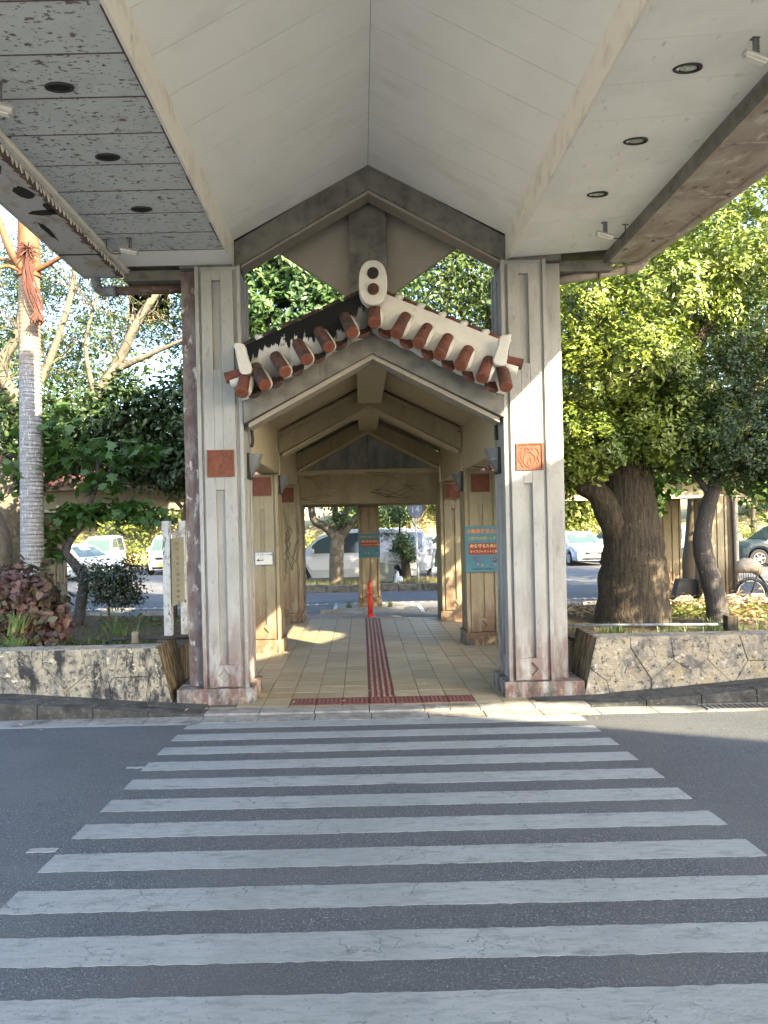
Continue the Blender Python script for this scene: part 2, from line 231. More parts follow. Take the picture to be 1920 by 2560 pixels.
mt['ink_dark'] = M('ink_dark', (0.02, 0.03, 0.06), 0.5)
mt['cloth_ink'] = M('faded_ink', (0.17, 0.15, 0.10), 0.8)
mt['ink_pink'] = M('ink_pink', (0.45, 0.12, 0.30), 0.5)
mt['sign_white'] = M('sign_white', (0.62, 0.63, 0.58), 0.5, [lay((0.5, 0.5, 0.45), 9, .5, .7)])
mt['sign_blue'] = M('sign_blue_border', (0.10, 0.17, 0.38), 0.5)
mt['sign_disc'] = M('sign_grey_blue', (0.24, 0.28, 0.38), 0.55, [lay((0.30, 0.34, 0.44), 9, .5, .7)])
mt['sign_post'] = M('white_post', (0.62, 0.66, 0.72), 0.5)
mt['post_wh'] = M('weathered_white_post', (0.52, 0.52, 0.49), 0.85, [lay((0.10, 0.09, 0.08), 22, .58, .64, st=(1, 1, .4), d=8), lay((0.30, 0.28, 0.24), 7, .5, .68)], bump=[(50, .4)])
mt['board_cream'] = M('sign_board_cream', (0.27, 0.25, 0.18), 0.8, [lay((0.26, 0.235, 0.15), 8, .45, .7)])
mt['bin'] = M('grey_green_bin', (0.13, 0.155, 0.14), 0.6)
mt['bag'] = M('white_plastic_bag', (0.62, 0.64, 0.66), 0.4, bump=[(40, .6)])
mt['tarp'] = M('green_tarp', (0.03, 0.13, 0.09), 0.6, bump=[(12, .4)])
mt['cloth'] = M('beige_cover', (0.38, 0.33, 0.27), 0.9, [lay((0.24, 0.2, 0.16), 14, .45, .7)], bump=[(24, .8)])
mt['bike'] = M('bike_frame_black', (0.025, 0.025, 0.028), 0.35)
mt['line_white'] = M('bay_line_paint', (0.55, 0.56, 0.56), 0.7, [lay((0.25, 0.25, 0.25), 30, .58, .68)])
mt['grate'] = M('drain_steel', (0.22, 0.21, 0.19), 0.5, metal=.5)
mt['stone_kerb'] = M('rough_kerb', (0.15, 0.145, 0.13), 0.95, [lay((0.07, 0.07, 0.06), 8, .42, .62, d=9), lay((0.24, 0.23, 0.2), 16, .58, .7)], bump=[(16, .9, (1, 1, 1), .03)])
mt['bank'] = M('dry_bank', (0.36, 0.27, 0.15), 1.0, [lay((0.17, 0.20, 0.06), 1.1, .45, .6, d=8), lay((0.45, 0.37, 0.24), 5, .5, .65)], bump=[(5, 1.0, (1, 1, 1), .1)])
mt['paint_wall'] = M('terminal_wall', (0.45, 0.43, 0.38), 0.9, [lay((0.34, 0.32, 0.28), 2, .45, .7)], bump=[(20, .2)])
mt['glass_lens'] = M('downlight_lens', (0.35, 0.40, 0.34), 0.15, [lay((0.75, 0.8, 0.7), 40, .55, .65)], spec=.9)
mt['hole'] = M('dark_recess', (0.012, 0.013, 0.013), 0.95)
mt['peel'] = M('peeling_paint', (0.50, 0.48, 0.43), 0.85, [lay((0.2, 0.16, 0.14), 18, .55, .68)], bump=[(40, .3)])

# ------------------------------------------------------------------ mesh helpers
WM = {}
class MB:
    def __init__(s): s.v = []; s.f = []; s.m = []; s.cur = 0
    def add(s, vs, fs):
        b = len(s.v); s.v += [tuple(x) for x in vs]
        for f in fs: s.f.append([b + i for i in f]); s.m.append(s.cur)
        return s
    def box(s, x0, x1, y0, y1, z0, z1):
        return s.add([(x0,y0,z0),(x1,y0,z0),(x1,y1,z0),(x0,y1,z0),(x0,y0,z1),(x1,y0,z1),(x1,y1,z1),(x0,y1,z1)],
                     [(0,3,2,1),(4,5,6,7),(0,1,5,4),(1,2,6,5),(2,3,7,6),(3,0,4,7)])
    def prism(s, poly, axis, a, b):
        """poly: 2D points; axis 'y' -> (x,z) extruded in y; 'x' -> (y,z) extruded in x; 'z' -> (x,y)."""
        n = len(poly)
        def p3(p, t): return (p[0], t, p[1]) if axis == 'y' else ((t, p[0], p[1]) if axis == 'x' else (p[0], p[1], t))
        vs = [p3(p, a) for p in poly] + [p3(p, b) for p in poly]
        return s.add(vs, [tuple(range(n))[::-1], tuple(range(n, 2*n))] + [(i, (i+1) % n, n + (i+1) % n, n + i) for i in range(n)])
    def tube(s, pts, radii, n=10, cap=True, squash=1.0, jit=0.0):
        pts = [Vector(p) for p in pts]
        if not hasattr(radii, '__len__'): radii = [radii] * len(pts)
        rings = []; up = None
        for i, p in enumerate(pts):
            d = (pts[min(i+1, len(pts)-1)] - pts[max(i-1, 0)]).normalized()
            if up is None:
                up = Vector((0, 0, 1)) if abs(d.z) < .9 else Vector((1, 0, 0))
            a = d.cross(up).normalized(); b = d.cross(a).normalized(); up = -b if False else up - d * up.dot(d)
            up = up.normalized() if up.length > 1e-4 else Vector((1, 0, 0))
            a = d.cross(up).normalized(); b = up
            rings.append([p + (a * math.cos(t) + b * math.sin(t) * squash) * radii[i] * (1 + (R.uniform(-jit, jit) if jit else 0)) for t in [2*math.pi*k/n for k in range(n)]])
        vs = [v for r in rings for v in r]; fs = []
        for i in range(len(pts)-1):
            for k in range(n): fs.append((i*n+k, i*n+(k+1) % n, (i+1)*n+(k+1) % n, (i+1)*n+k))
        if cap: fs += [tuple(range(n))[::-1], tuple((len(pts)-1)*n + k for k in range(n))]
        return s.add(vs, fs)
    def disc(s, c, r, axis=(0,-1,0), h=.01, n=20, r2=None):
        c = Vector(c); a = Vector(axis).normalized()
        return s.tube([c, c + a*h], [r, r2 if r2 is not None else r], n)
    def torus(s, c, r, t, axis='y', n=28, k=6):
        pts = []
        c = Vector(c); vs = []; fs = []
        for i in range(n):
            th = 2*math.pi*i/n
            e = Vector((math.cos(th), 0, math.sin(th))) if axis == 'y' else (Vector((0, math.cos(th), math.sin(th))) if axis == 'x' else Vector((math.cos(th), math.sin(th), 0)))
            ax = Vector((0,1,0)) if axis == 'y' else (Vector((1,0,0)) if axis == 'x' else Vector((0,0,1)))
            for j in range(k):
                ph = 2*math.pi*j/k; vs.append(c + e*(r + t*math.cos(ph)) + ax*t*math.sin(ph))
        for i in range(n):
            for j in range(k): fs.append((i*k+j, ((i+1) % n)*k+j, ((i+1) % n)*k+(j+1) % k, i*k+(j+1) % k))
        return s.add(vs, fs)
    def xf(s, mtx, start=0):
        s.v = s.v[:start] + [tuple(mtx @ Vector(p)) for p in s.v[start:]]; return s
    def mesh(s, name, mats, smooth=False):
        me = bpy.data.meshes.new(name); me.from_pydata(s.v, [], s.f); 
        for m in (mats if isinstance(mats, (list, tuple)) else [mats]): me.materials.append(mt[m] if isinstance(m, str) else m)
        if max(s.m, default=0) > 0: me.polygons.foreach_set('material_index', s.m)
        if smooth: me.polygons.foreach_set('use_smooth', [True]*len(s.f))
        bm = bmesh.new(); bm.from_mesh(me); bmesh.ops.recalc_face_normals(bm, faces=bm.faces[:]); bm.to_mesh(me); bm.free()
        me.update(); return me
    def build(s, name, mats, parent=None, smooth=False, bevel=0, label=None, kind=None, loc=None):
        return place(name, s.mesh(name, mats, smooth), parent, bevel=bevel, label=label, kind=kind, loc=loc)

def place(name, me, parent=None, bevel=0, label=None, kind=None, loc=None):
    """A mesh object whose vertices are in world (or, for a prototype at the origin, local) coordinates."""
    o = bpy.data.objects.new(name, me); C.objects.link(o)
    W = Matrix.Translation(loc) if loc is not None else Matrix.Identity(4)
    o.matrix_basis = W
    if parent is not None:
        o.parent = parent; o.matrix_parent_inverse = WM[parent.name].inverted()
    WM[o.name] = W
    if bevel:
        b = o.modifiers.new('bevel', 'BEVEL'); b.width = bevel; b.segments = 2; b.limit_method = 'ANGLE'; b.angle_limit = rad(40)
    if label: o['label'] = label
    if kind: o['kind'] = kind
    return o

def tag(o, label, cat, group=None):
    o['label'] = label; o['category'] = cat
    if group: o['group'] = group
    return o
def thing(name, label, cat, loc=(0, 0, 0), group=None):
    o = bpy.data.objects.new(name, None); C.objects.link(o); o.location = loc; o.empty_display_size = .2
    WM[o.name] = Matrix.Translation(loc)
    return tag(o, label, cat, group)
def kids(o): return [c for c in C.objects if c.parent == o]
def copy_tree(o, loc=None, rz=None, label=None, scale=None):
    fam = {}
    for c in C.objects:
        if c.parent: fam.setdefault(c.parent.name, []).append(c)
    def rec(a, par):
        b = a.copy(); C.objects.link(b); b.parent = par
        for ch in fam.get(a.name, []): rec(ch, b)
        return b
    r = rec(o, None)
    if loc is not None: r.location = loc
    if rz is not None: r.rotation_euler = (0, 0, rz)
    if scale: r.scale = scale
    if label: r['label'] = label
    return r

# leaves: thousands of small folded blades, gathered in clumps through the crown's volume
def leaf_geo(cent, nrm, L, Wd, rs, droop=0.0, shape='rhomb', lvar=.3):
    n = len(cent)
    nrm = nrm / np.linalg.norm(nrm, axis=1)[:, None]
    t = rs.normal(size=(n, 3)); t[:, 2] -= droop
    t -= nrm * (t * nrm).sum(1)[:, None]; t /= np.linalg.norm(t, axis=1)[:, None] + 1e-9
    b = np.cross(nrm, t)
    s = (1 + rs.uniform(-lvar, lvar, n))[:, None]
    L_, W_ = L * s, Wd * s
    if shape == 'rhomb':
        V = np.stack([cent - t*L_/2, cent + b*W_/2 + nrm*W_*.18 - t*L_*.08, cent + t*L_/2, cent - b*W_/2 + nrm*W_*.18 - t*L_*.08], 1)
        T = np.array([[0, 1, 2], [0, 2, 3]])
    elif shape == 'oval':
        V = np.stack([cent - t*L_/2, cent + b*W_/2 + nrm*W_*.15 - t*L_*.16, cent + b*W_*.36 + nrm*W_*.10 + t*L_*.22, cent + t*L_/2 - nrm*L_*.10, cent - b*W_*.36 + nrm*W_*.10 + t*L_*.22, cent - b*W_/2 + nrm*W_*.15 - t*L_*.16], 1)
        T = np.array([[0, 1, 3], [1, 2, 3], [0, 3, 5], [3, 4, 5]])
    else:  # lobed
        V = np.stack([cent - t*L_*.45, cent + b*W_*.5 - t*L_*.28, cent + b*W_*.30 + t*L_*.0, cent + b*W_*.45 + t*L_*.22, cent + b*W_*.14 + t*L_*.20, cent + t*L_*.55 - nrm*L_*.08, cent - b*W_*.14 + t*L_*.20, cent - b*W_*.45 + t*L_*.22, cent - b*W_*.30 + t*L_*.0, cent - b*W_*.5 - t*L_*.28], 1)
        T = np.array([[0, 1, 2], [0, 2, 4], [2, 3, 4], [0, 4, 6], [4, 5, 6], [0, 6, 8], [6, 7, 8], [0, 8, 9]])
    k = V.shape[1]
    return V.reshape(-1, 3), (T[None] + (np.arange(n) * k)[:, None, None]).reshape(-1, 3)
def np_mesh(name, V, T, mat):
    me = bpy.data.meshes.new(name); me.vertices.add(len(V)); me.vertices.foreach_set('co', V.astype(np.float32).ravel())
    me.loops.add(T.size); me.loops.foreach_set('vertex_index', T.astype(np.int32).ravel())
    me.polygons.add(len(T)); me.polygons.foreach_set('loop_start', np.arange(0, T.size, 3, dtype=np.int32))
    me.update(calc_edges=True); me.materials.append(mt[mat]); return me
def crown(blobs, L, Wd, mat, seed=0, shape='rhomb', name='crown', outward=.9, up=.5, droop=.3, rosette=False, clip=None):
    """blobs: (cx,cy,cz, rx,ry,rz, clumps, leaves per clump, clump radius)"""
    rs = np.random.RandomState(seed); Vs, Ts, off = [], [], 0
    for (cx, cy, cz, rx, ry, rz, nc, nl, cr) in blobs:
        d = rs.normal(size=(nc, 3)); d /= np.linalg.norm(d, axis=1)[:, None]
        f = rs.uniform(.35, 1, nc) ** .6
        wob = 1 + .22*np.sin(d[:, 0]*5 + seed) * np.cos(d[:, 2]*6 + seed*2) + .1*rs.normal(size=nc)
        cc = np.array([cx, cy, cz]) + d * (f * wob)[:, None] * np.array([rx, ry, rz])
        crr = cr * rs.uniform(.6, 1.5, nc)
        if rosette:
            ax = d*outward + np.array([0, 0, up]) + rs.normal(size=(nc, 3))*.25; ax /= np.linalg.norm(ax, axis=1)[:, None]
            ph = rs.normal(size=(nc, nl, 3)); ph /= np.linalg.norm(ph, axis=2)[:, :, None]
            cen = cc[:, None] + ph * crr[:, None, None] * .75 + ax[:, None]*crr[:, None, None]*.4
            nm = (ax[:, None]*1.2 + rs.normal(size=(nc, nl, 3))*.45)
        else:
            cen = cc[:, None] + rs.normal(size=(nc, nl, 3)) * crr[:, None, None] * np.array([1, 1, .62])
            nm = d[:, None]*outward + np.array([0, 0, up]) + rs.normal(size=(nc, nl, 3))*.6
        cen = cen.reshape(-1, 3); nm = nm.reshape(-1, 3)
        if clip is not None:
            k = clip(cen); cen, nm = cen[k], nm[k]
        V, T = leaf_geo(cen, nm, L, Wd, rs, droop, shape)
        Vs.append(V); Ts.append(T + off); off += len(V)
    return np_mesh(name, np.concatenate(Vs), np.concatenate(Ts), mat)
def curve(pts, k=6):
    """Catmull-Rom through the points."""
    P = [Vector(p) for p in pts]; P = [P[0]*2 - P[1]] + P + [P[-1]*2 - P[-2]]; out = []
    for i in range(1, len(P)-2):
        for j in range(k):
            t = j/k; a, b, c, d = P[i-1], P[i], P[i+1], P[i+2]
            out.append(.5*((2*b) + (c-a)*t + (2*a-5*b+4*c-d)*t*t + (3*b-3*c+d-a)*t**3))
    out.append(P[-2]); return out
def limb(mb, pts, r0, r1, n=8, k=5, jit=.06):
    c = curve(pts, k); m = len(c)
    mb.tube(c, [r0 + (r1-r0)*i/(m-1) for i in range(m)], n, jit=jit); return mb
def twigs(mb, origins, n, length, r, rs, spread=1.0, up=.3):
    for o in origins:
        for _ in range(n):
            d = Vector((rs.uniform(-1, 1)*spread, rs.uniform(-1, 1)*spread, rs.uniform(-.4, 1)+up)).normalized()
            p = Vector(o); pts = [p.copy()]
            for q in range(4):
                d = (d + Vector((rs.uniform(-.35, .35), rs.uniform(-.35, .35), rs.uniform(-.25, .3)))).normalized()
                p = p + d*length/4; pts.append(p.copy())
            mb.tube(pts, [r, r*.8, r*.6, r*.4, r*.2], 4, cap=False)
    return mb
# ================================================================== ground
def zr(y):   # road surface: falls gently towards the kerb, crown behind the camera
    return -0.02 + 0.043*(7.4 - y) if y > -1.5 else -0.02 + 0.043*8.9 - 0.02*(-1.5 - y)
g = MB(); g.box(-400, 400, -400, 400, -1.2, -.9); g.build('ground', 'earth', kind='structure')
b = MB(); ys = [-30, -12, -6, -3, -1.5, 0, 2, 4, 6, 7.30]
b.add([(x, y, zr(y)) for y in ys for x in (-45, 45)], [(2*i, 2*i+1, 2*i+3, 2*i+2) for i in range(len(ys)-1)])
b.add([(-45, -30, -1), (45, -30, -1), (45, -30, zr(-30)), (-45, -30, zr(-30))], [(0, 1, 2, 3)])
road = b.build('road', 'asphalt', kind='structure')
# unseen pale ground added beside and behind the crossing to bounce sunlight up
pz = MB(); pz.box(-60, 60, -60, -1.35, -.9, .42); pz.box(9.0, 60, -1.3, 7.25, -.9, .38); pz.box(-60, -13, -1.3, 7.25, -.9, .38); pz.build('bounce_ground', 'bounce_ground', kind='structure')
def stripe_mesh(x0, x1, y0, y1, thick=.002, n=90):
    mb = MB(); a = []; c = []
    for i in range(n+1):
        x = x0 + (x1-x0)*i/n
        ya = y0 + R.uniform(-.006, .006); yb = y1 + R.uniform(-.005, .005)
        a.append((x, ya)); c.append((x, yb))
    vs = [(x, y, zr(y)+thick) for x, y in a] + [(x, y, zr(y)+thick) for x, y in c] + [(x, y, zr(y)-.001) for x, y in a] + [(x, y, zr(y)-.001) for x, y in c]
    N = n+1; fs = []
    for i in range(n):
        fs += [(i, i+1, N+i+1, N+i), (2*N+i, 2*N+i+1, i+1, i), (N+i, N+i+1, 3*N+i+1, 3*N+i)]
    fs += [(0, N, 3*N, 2*N), (N-1, 2*N-1, 4*N-1, 3*N-1)]
    return mb.add(vs, fs)
y = 7.06
while y > -.9:
    stripe_mesh(-1.84 + R.uniform(-.008, .008), 2.22 + R.uniform(-.01, .01), y, y + .232).build('crosswalk_stripe', 'paint', road)
    y -= .4545
stripe_mesh(-30, -1.74, 7.25, 7.30, .002, 60).build('edge_line', 'paint', road)
stripe_mesh(-1.99, -1.83, 5.775, 5.815, .004, 8).build('paint_dash', 'paint', road)
stripe_mesh(-2.03, -1.86, 4.145, 4.20, .004, 8).build('paint_dash', 'paint', road)
b = MB(); b.box(-45, 45, 7.30, 15.9, -.9, -.05); pav = b.build('pavement', 'slab', kind='structure')
# drain channel slabs and kerb stones along the crosswalk
for i in range(-26, 28):
    x0 = .06 + i*.6
    MB().box(x0+.004, x0+.596, 7.302, 7.565, -.2, -.012 + R.uniform(-.002, .002)).build('gutter_slab', 'kerb', pav, bevel=.004)
def rise(x):
    if x < -2.0: return min(.17, (-2.0 - x)*.085)
    if x > 2.5: return min(.2, (x - 2.5)*.075)
    return 0
for i in range(-13, 16):
    x0 = .04 + i*.6
    ha, hb = rise(x0)+.004, rise(x0+.6)+.004
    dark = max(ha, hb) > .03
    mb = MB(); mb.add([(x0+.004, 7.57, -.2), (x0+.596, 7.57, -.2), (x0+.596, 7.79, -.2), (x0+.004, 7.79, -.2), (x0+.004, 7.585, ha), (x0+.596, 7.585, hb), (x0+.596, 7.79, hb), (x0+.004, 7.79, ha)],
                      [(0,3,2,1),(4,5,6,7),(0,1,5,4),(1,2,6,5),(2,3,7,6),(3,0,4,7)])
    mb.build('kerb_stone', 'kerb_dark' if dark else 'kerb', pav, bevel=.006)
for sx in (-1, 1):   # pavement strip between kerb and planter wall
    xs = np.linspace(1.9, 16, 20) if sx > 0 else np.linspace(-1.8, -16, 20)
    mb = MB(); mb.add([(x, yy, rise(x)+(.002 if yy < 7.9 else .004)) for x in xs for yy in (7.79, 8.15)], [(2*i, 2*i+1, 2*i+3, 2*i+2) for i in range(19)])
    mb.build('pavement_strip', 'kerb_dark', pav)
# slotted drain cover in the channel at right
gr = MB()
for i in range(34): gr.box(3.6 + i*.06, 3.63 + i*.06, 7.34, 7.53, -.011, .004)
gr.box(3.58, 5.66, 7.325, 7.34, -.011, .006); gr.box(3.58, 5.66, 7.53, 7.545, -.011, .006)
gr.build('drain_cover', 'grate', pav)
# floor tiles
MB().box(-2.4, 2.6, 7.80, 15.3, -.05, -.008).build('tile_bed', 'grout', pav)
fl = thing('walkway_floor', 'buff tiled floor running back under the covered walkway', 'floor', (.19, 7.9, 0)); fl['kind'] = 'structure'; del fl['category']
def tmesh(w, d):
    mb = MB(); c = .004
    mb.add([(c, c, -.03), (w-c, c, -.03), (w-c, d-c, -.03), (c, d-c, -.03), (c, c, -.002), (w-c, c, -.002), (w-c, d-c, -.002), (c, d-c, -.002), (2.2*c, 2.2*c, 0), (w-2.2*c, 2.2*c, 0), (w-2.2*c, d-2.2*c, 0), (2.2*c, d-2.2*c, 0)],
           [(8, 9, 10, 11), (4, 5, 9, 8), (5, 6, 10, 9), (6, 7, 11, 10), (7, 4, 8, 11), (0, 1, 5, 4), (1, 2, 6, 5), (2, 3, 7, 6), (3, 0, 4, 7)])
    return mb.mesh('floor_tile', 'tile')
T30, T8 = tmesh(.3, .3), tmesh(.3, .085)
cnt = 0; far = MB()
def inside_col(x, y): return (y > 7.95 and y < 8.6 and (x < -1.5 or x > 1.7))
for r_ in range(-1, 24):
    for k in range(-7, 8):
        x0 = .04 + k*.3
        if r_ < 0: yy, me = 7.795, T8
        else: yy, me = 7.88 + r_*.3, T30
        if r_ == 0 and -3 <= k <= 3: continue
        if k == 0 and r_ >= 0: continue
        if inside_col(x0+.1, yy+.15): continue
        if r_ > 15:
            far.box(x0+.005, x0+.295, yy+.005, yy+.295, -.03, 0)
        else:
            o = place('floor_tile', me, fl, loc=(x0, yy, R.uniform(-.0012, .0012))); cnt += 1
o = far.build('floor_tile', 'tile', fl); o['kind'] = 'stuff'
# warning (dots) row and guiding (bars) strip
def dots():
    mb = MB().box(.005, .295, .005, .295, -.03, .003); mb.cur = 1
    for i in range(6):
        for j in range(6): mb.disc((.03 + i*.048, .03 + j*.048, .0029), .014, (0, 0, 1), .005, 6, .009)
    return mb.mesh('tactile_tile', ['tactile', 'tactile'])
def bars():
    mb = MB().box(.005, .295, .005, .295, -.03, .003); mb.cur = 1
    for i in range(4):
        x = .048 + i*.068; mb.prism([(x-.014, .0029), (x+.014, .0029), (x+.009, .009), (x-.009, .009)], 'y', .012, .288)
    return mb.mesh('tactile_tile', ['tactile', 'tactile_top'])
D_, B_ = dots(), bars()
for k in range(-3, 4): place('warning_tile', D_, fl, loc=(.04 + k*.3, 7.88, 0))
for r_ in range(1, 24): place('guiding_tile', B_, fl, loc=(.04, 7.88 + .3*r_, 0))
# cross walkway floor, parking bays, far road, car park
b = MB(); b.box(-34, 34, 15.16, 16.0, -.4, .0); b.build('cross_walkway_floor', 'slab', kind='structure')
b = MB(); b.box(-60, 60, 16.0, 21.6, -.9, -.06); road2 = b.build('far_road', 'asphalt_far', kind='structure')
MB().box(-60, 60, 18.2, 18.4, -.058, -.052).build('drain_line', 'grate', road2)
for i in range(60):
    MB().box(-7.5 + i*.25, -7.43 + i*.25, 18.2, 18.4, -.055, -.040).build('grate_bar', 'line_white', road2)
for x in (-.75, 1.35, -4.2, 4.8, 8.2):
    MB().box(x, x+.1, 16.1, 18.1, -.065, -.054).build('bay_line', 'line_white', road2)
MB().box(-.62, 1.3, 16.01, 18.15, -.3, -.02).build('column_island', 'slab', road2)
b = MB(); b.box(-80, 80, 24.2, 60, -.9, -.05); road3 = b.build('car_park', 'asphalt_far', kind='structure')
MB().box(-80, -4.9, 21.6, 24.2, -.9, -.054).build('side_road', 'asphalt_far', road3)
MB().box(5.6, 80, 21.6, 24.2, -.9, -.054).build('side_road', 'asphalt_far', road3)
md = MB().box(-4.7, 5.4, 21.85, 24.2, -.5, .10).build('median_strip', 'soil', kind='structure')
for i in range(14):
    MB().box(-4.9 + i*.75 + .006, -4.15 + i*.75 - .006, 21.6 + R.uniform(0, .015), 21.85, -.3, .15 + R.uniform(-.01, .02)).build('kerb_stone', 'stone_kerb', md, bevel=.012)
def blades(name, area, n, h, wd, mat, seed, zf=lambda x, y: 0, clump=None, lean=.5):
    rs = np.random.RandomState(seed); x = rs.uniform(area[0], area[1], n); y = rs.uniform(area[2], area[3], n)
    if clump:
        cx = rs.uniform(area[0], area[1], clump[0]); cy = rs.uniform(area[2], area[3], clump[0]); k = rs.randint(0, clump[0], n)
        x = np.clip(cx[k] + rs.normal(0, clump[1], n), area[0], area[1]); y = np.clip(cy[k] + rs.normal(0, clump[1], n), area[2], area[3])
    z = np.array([zf(a, c) for a, c in zip(x, y)]); H = h*rs.uniform(.4, 1.2, n); th = rs.uniform(0, 2*np.pi, n); l = rs.uniform(.1, lean, n)*H
    p = np.stack([x, y, z], 1); dx = np.stack([np.cos(th), np.sin(th), 0*th], 1); px = np.stack([-np.sin(th), np.cos(th), 0*th], 1)
    V = np.stack([p - px*wd/2, p + px*wd/2, p + dx*l[:, None]*.4 + px*wd*.4 + np.array([0, 0, 1])*H[:, None]*.6, p + dx*l[:, None]*.4 - px*wd*.4 + np.array([0, 0, 1])*H[:, None]*.6, p + dx*l[:, None] + np.array([0, 0, 1])*H[:, None]], 1)
    T = np.array([[0, 1, 2], [0, 2, 3], [3, 2, 4]])
    return np_mesh(name, V.reshape(-1, 3), (T[None] + (np.arange(n)*5)[:, None, None]).reshape(-1, 3), mat)
o = place('grass', blades('grass', (-4.6, 5.3, 21.9, 24.1), 9000, .16, .012, 'grass_dry', 3, lambda x, y: .09)); o['kind'] = 'stuff'
# sandy bank beyond the car park
mb = MB(); xs = np.linspace(-70, 70, 60)
vs = []; 
for x in xs:
    h = 2.6 + .6*math.sin(x*.21) + .4*math.sin(x*.53+1)
    vs += [(x, 40.5, -.06), (x, 41.5 + R.uniform(-.2, .2), h*.45), (x, 43.5, h), (x, 60, h+1.5)]
mb.add(vs, [(4*i+j, 4*i+4+j, 4*i+5+j, 4*i+1+j) for i in range(59) for j in range(3)])
mb.build('hill', 'bank', kind='structure', smooth=True)

# ================================================================== portal canopy over the crossing
can = thing('entrance_canopy', 'tall pitched concrete canopy over the crosswalk on two panelled pillars', 'canopy', (.16, 8.3, 0))
AX, YB = .165, 8.05
def panel(mb, x0, x1, y, z0, z1, g0, g1, slots, diamond=None, t=.042, rec=.026):
    """A raised panel on a column face (front face at y - t) with long recessed slots between g0 and g1, and a
    lozenge recess in the block under the lowest slot."""
    zz = z0; zs = z0
    if diamond:
        a = slots[0][0]; f = y-t; cx = (g0+g1)/2; h, hw = .078, min(.070, (x1-x0)*.3); d0, d1 = diamond-h, diamond+h
        vs = [(x0, f, z0), (x1, f, z0), (x1, f, a), (x0, f, a), (cx, f, d0), (cx+hw, f, diamond), (cx, f, d1), (cx-hw, f, diamond)]
        vs += [(cx, f+rec, d0), (cx+hw, f+rec, diamond), (cx, f+rec, d1), (cx-hw, f+rec, diamond)]
        vs += [(x0, y+.02, z0), (x1, y+.02, z0), (x1, y+.02, a), (x0, y+.02, a)]
        mb.add(vs, [(0, 1, 4), (1, 5, 4), (1, 2, 5), (2, 6, 5), (2, 3, 6), (3, 7, 6), (3, 0, 7), (0, 4, 7), (4, 5, 9, 8), (5, 6, 10, 9), (6, 7, 11, 10), (7, 4, 8, 11), (8, 9, 10, 11),
                    (0, 12, 13, 1), (1, 13, 14, 2), (2, 14, 15, 3), (3, 15, 12, 0)])
        zz = zs = a
    mb.box(x0, g0, y-t, y+.02, zs, z1); mb.box(g1, x1, y-t, y+.02, zs, z1)
    for (a, c) in slots:
        if a > zz: mb.box(g0, g1, y-t, y+.018, zz, a)
        zz = c
    mb.box(g0, g1, y-t, y+.018, zz, z1)
def relief(parent, cx, y, cz, s=.31, seed=0, name='relief_tile'):
    rs = random.Random(seed); mb = MB(); h = s/2
    mb.box(cx-h, cx+h, y-.02, y+.01, cz-h, cz+h)
    for (a, c, d, e) in ((-h, h, -h, -h+.018), (-h, h, h-.018, h), (-h, -h+.018, -h+.018, h-.018), (h-.018, h, -h+.018, h-.018)):
        mb.box(cx+a, cx+c, y-.032, y-.019, cz+d, cz+e)
    def stroke(pts, r=.0065): mb.tube([(cx+p[0]*s, y-.021, cz+p[1]*s) for p in [tuple(v[:2]) for v in curve([(q[0], q[1], 0) for q in pts], 4)]], r, 6)
    stroke([(-.02, -.42), (-.22, -.25), (-.20, .05), (-.05, .18), (.10, .10), (.20, -.05), (.14, -.28), (-.02, -.42)])
    stroke([(-.02, -.36), (-.08, -.22), (-.01, -.05), (.05, -.2), (-.02, -.36)], .005)
    stroke([(-.36, .18), (-.42, -.05), (-.30, -.30), (-.22, -.40)]); stroke([(-.30, .22), (-.34, 0), (-.26, -.22)], .005)
    stroke([(-.16, .20), (-.12, .34), (-.02, .26), (.08, .34), (.12, .22)])
    stroke([(.22, .32), (.34, .15), (.30, -.05), (.36, -.22)]); stroke([(.26, -.05), (.24, -.2), (.30, -.3)], .005)
    stroke([(-.40, .36), (-.28, .30), (-.24, .38)], .005)
    return mb.build(name, 'terra_face', parent)
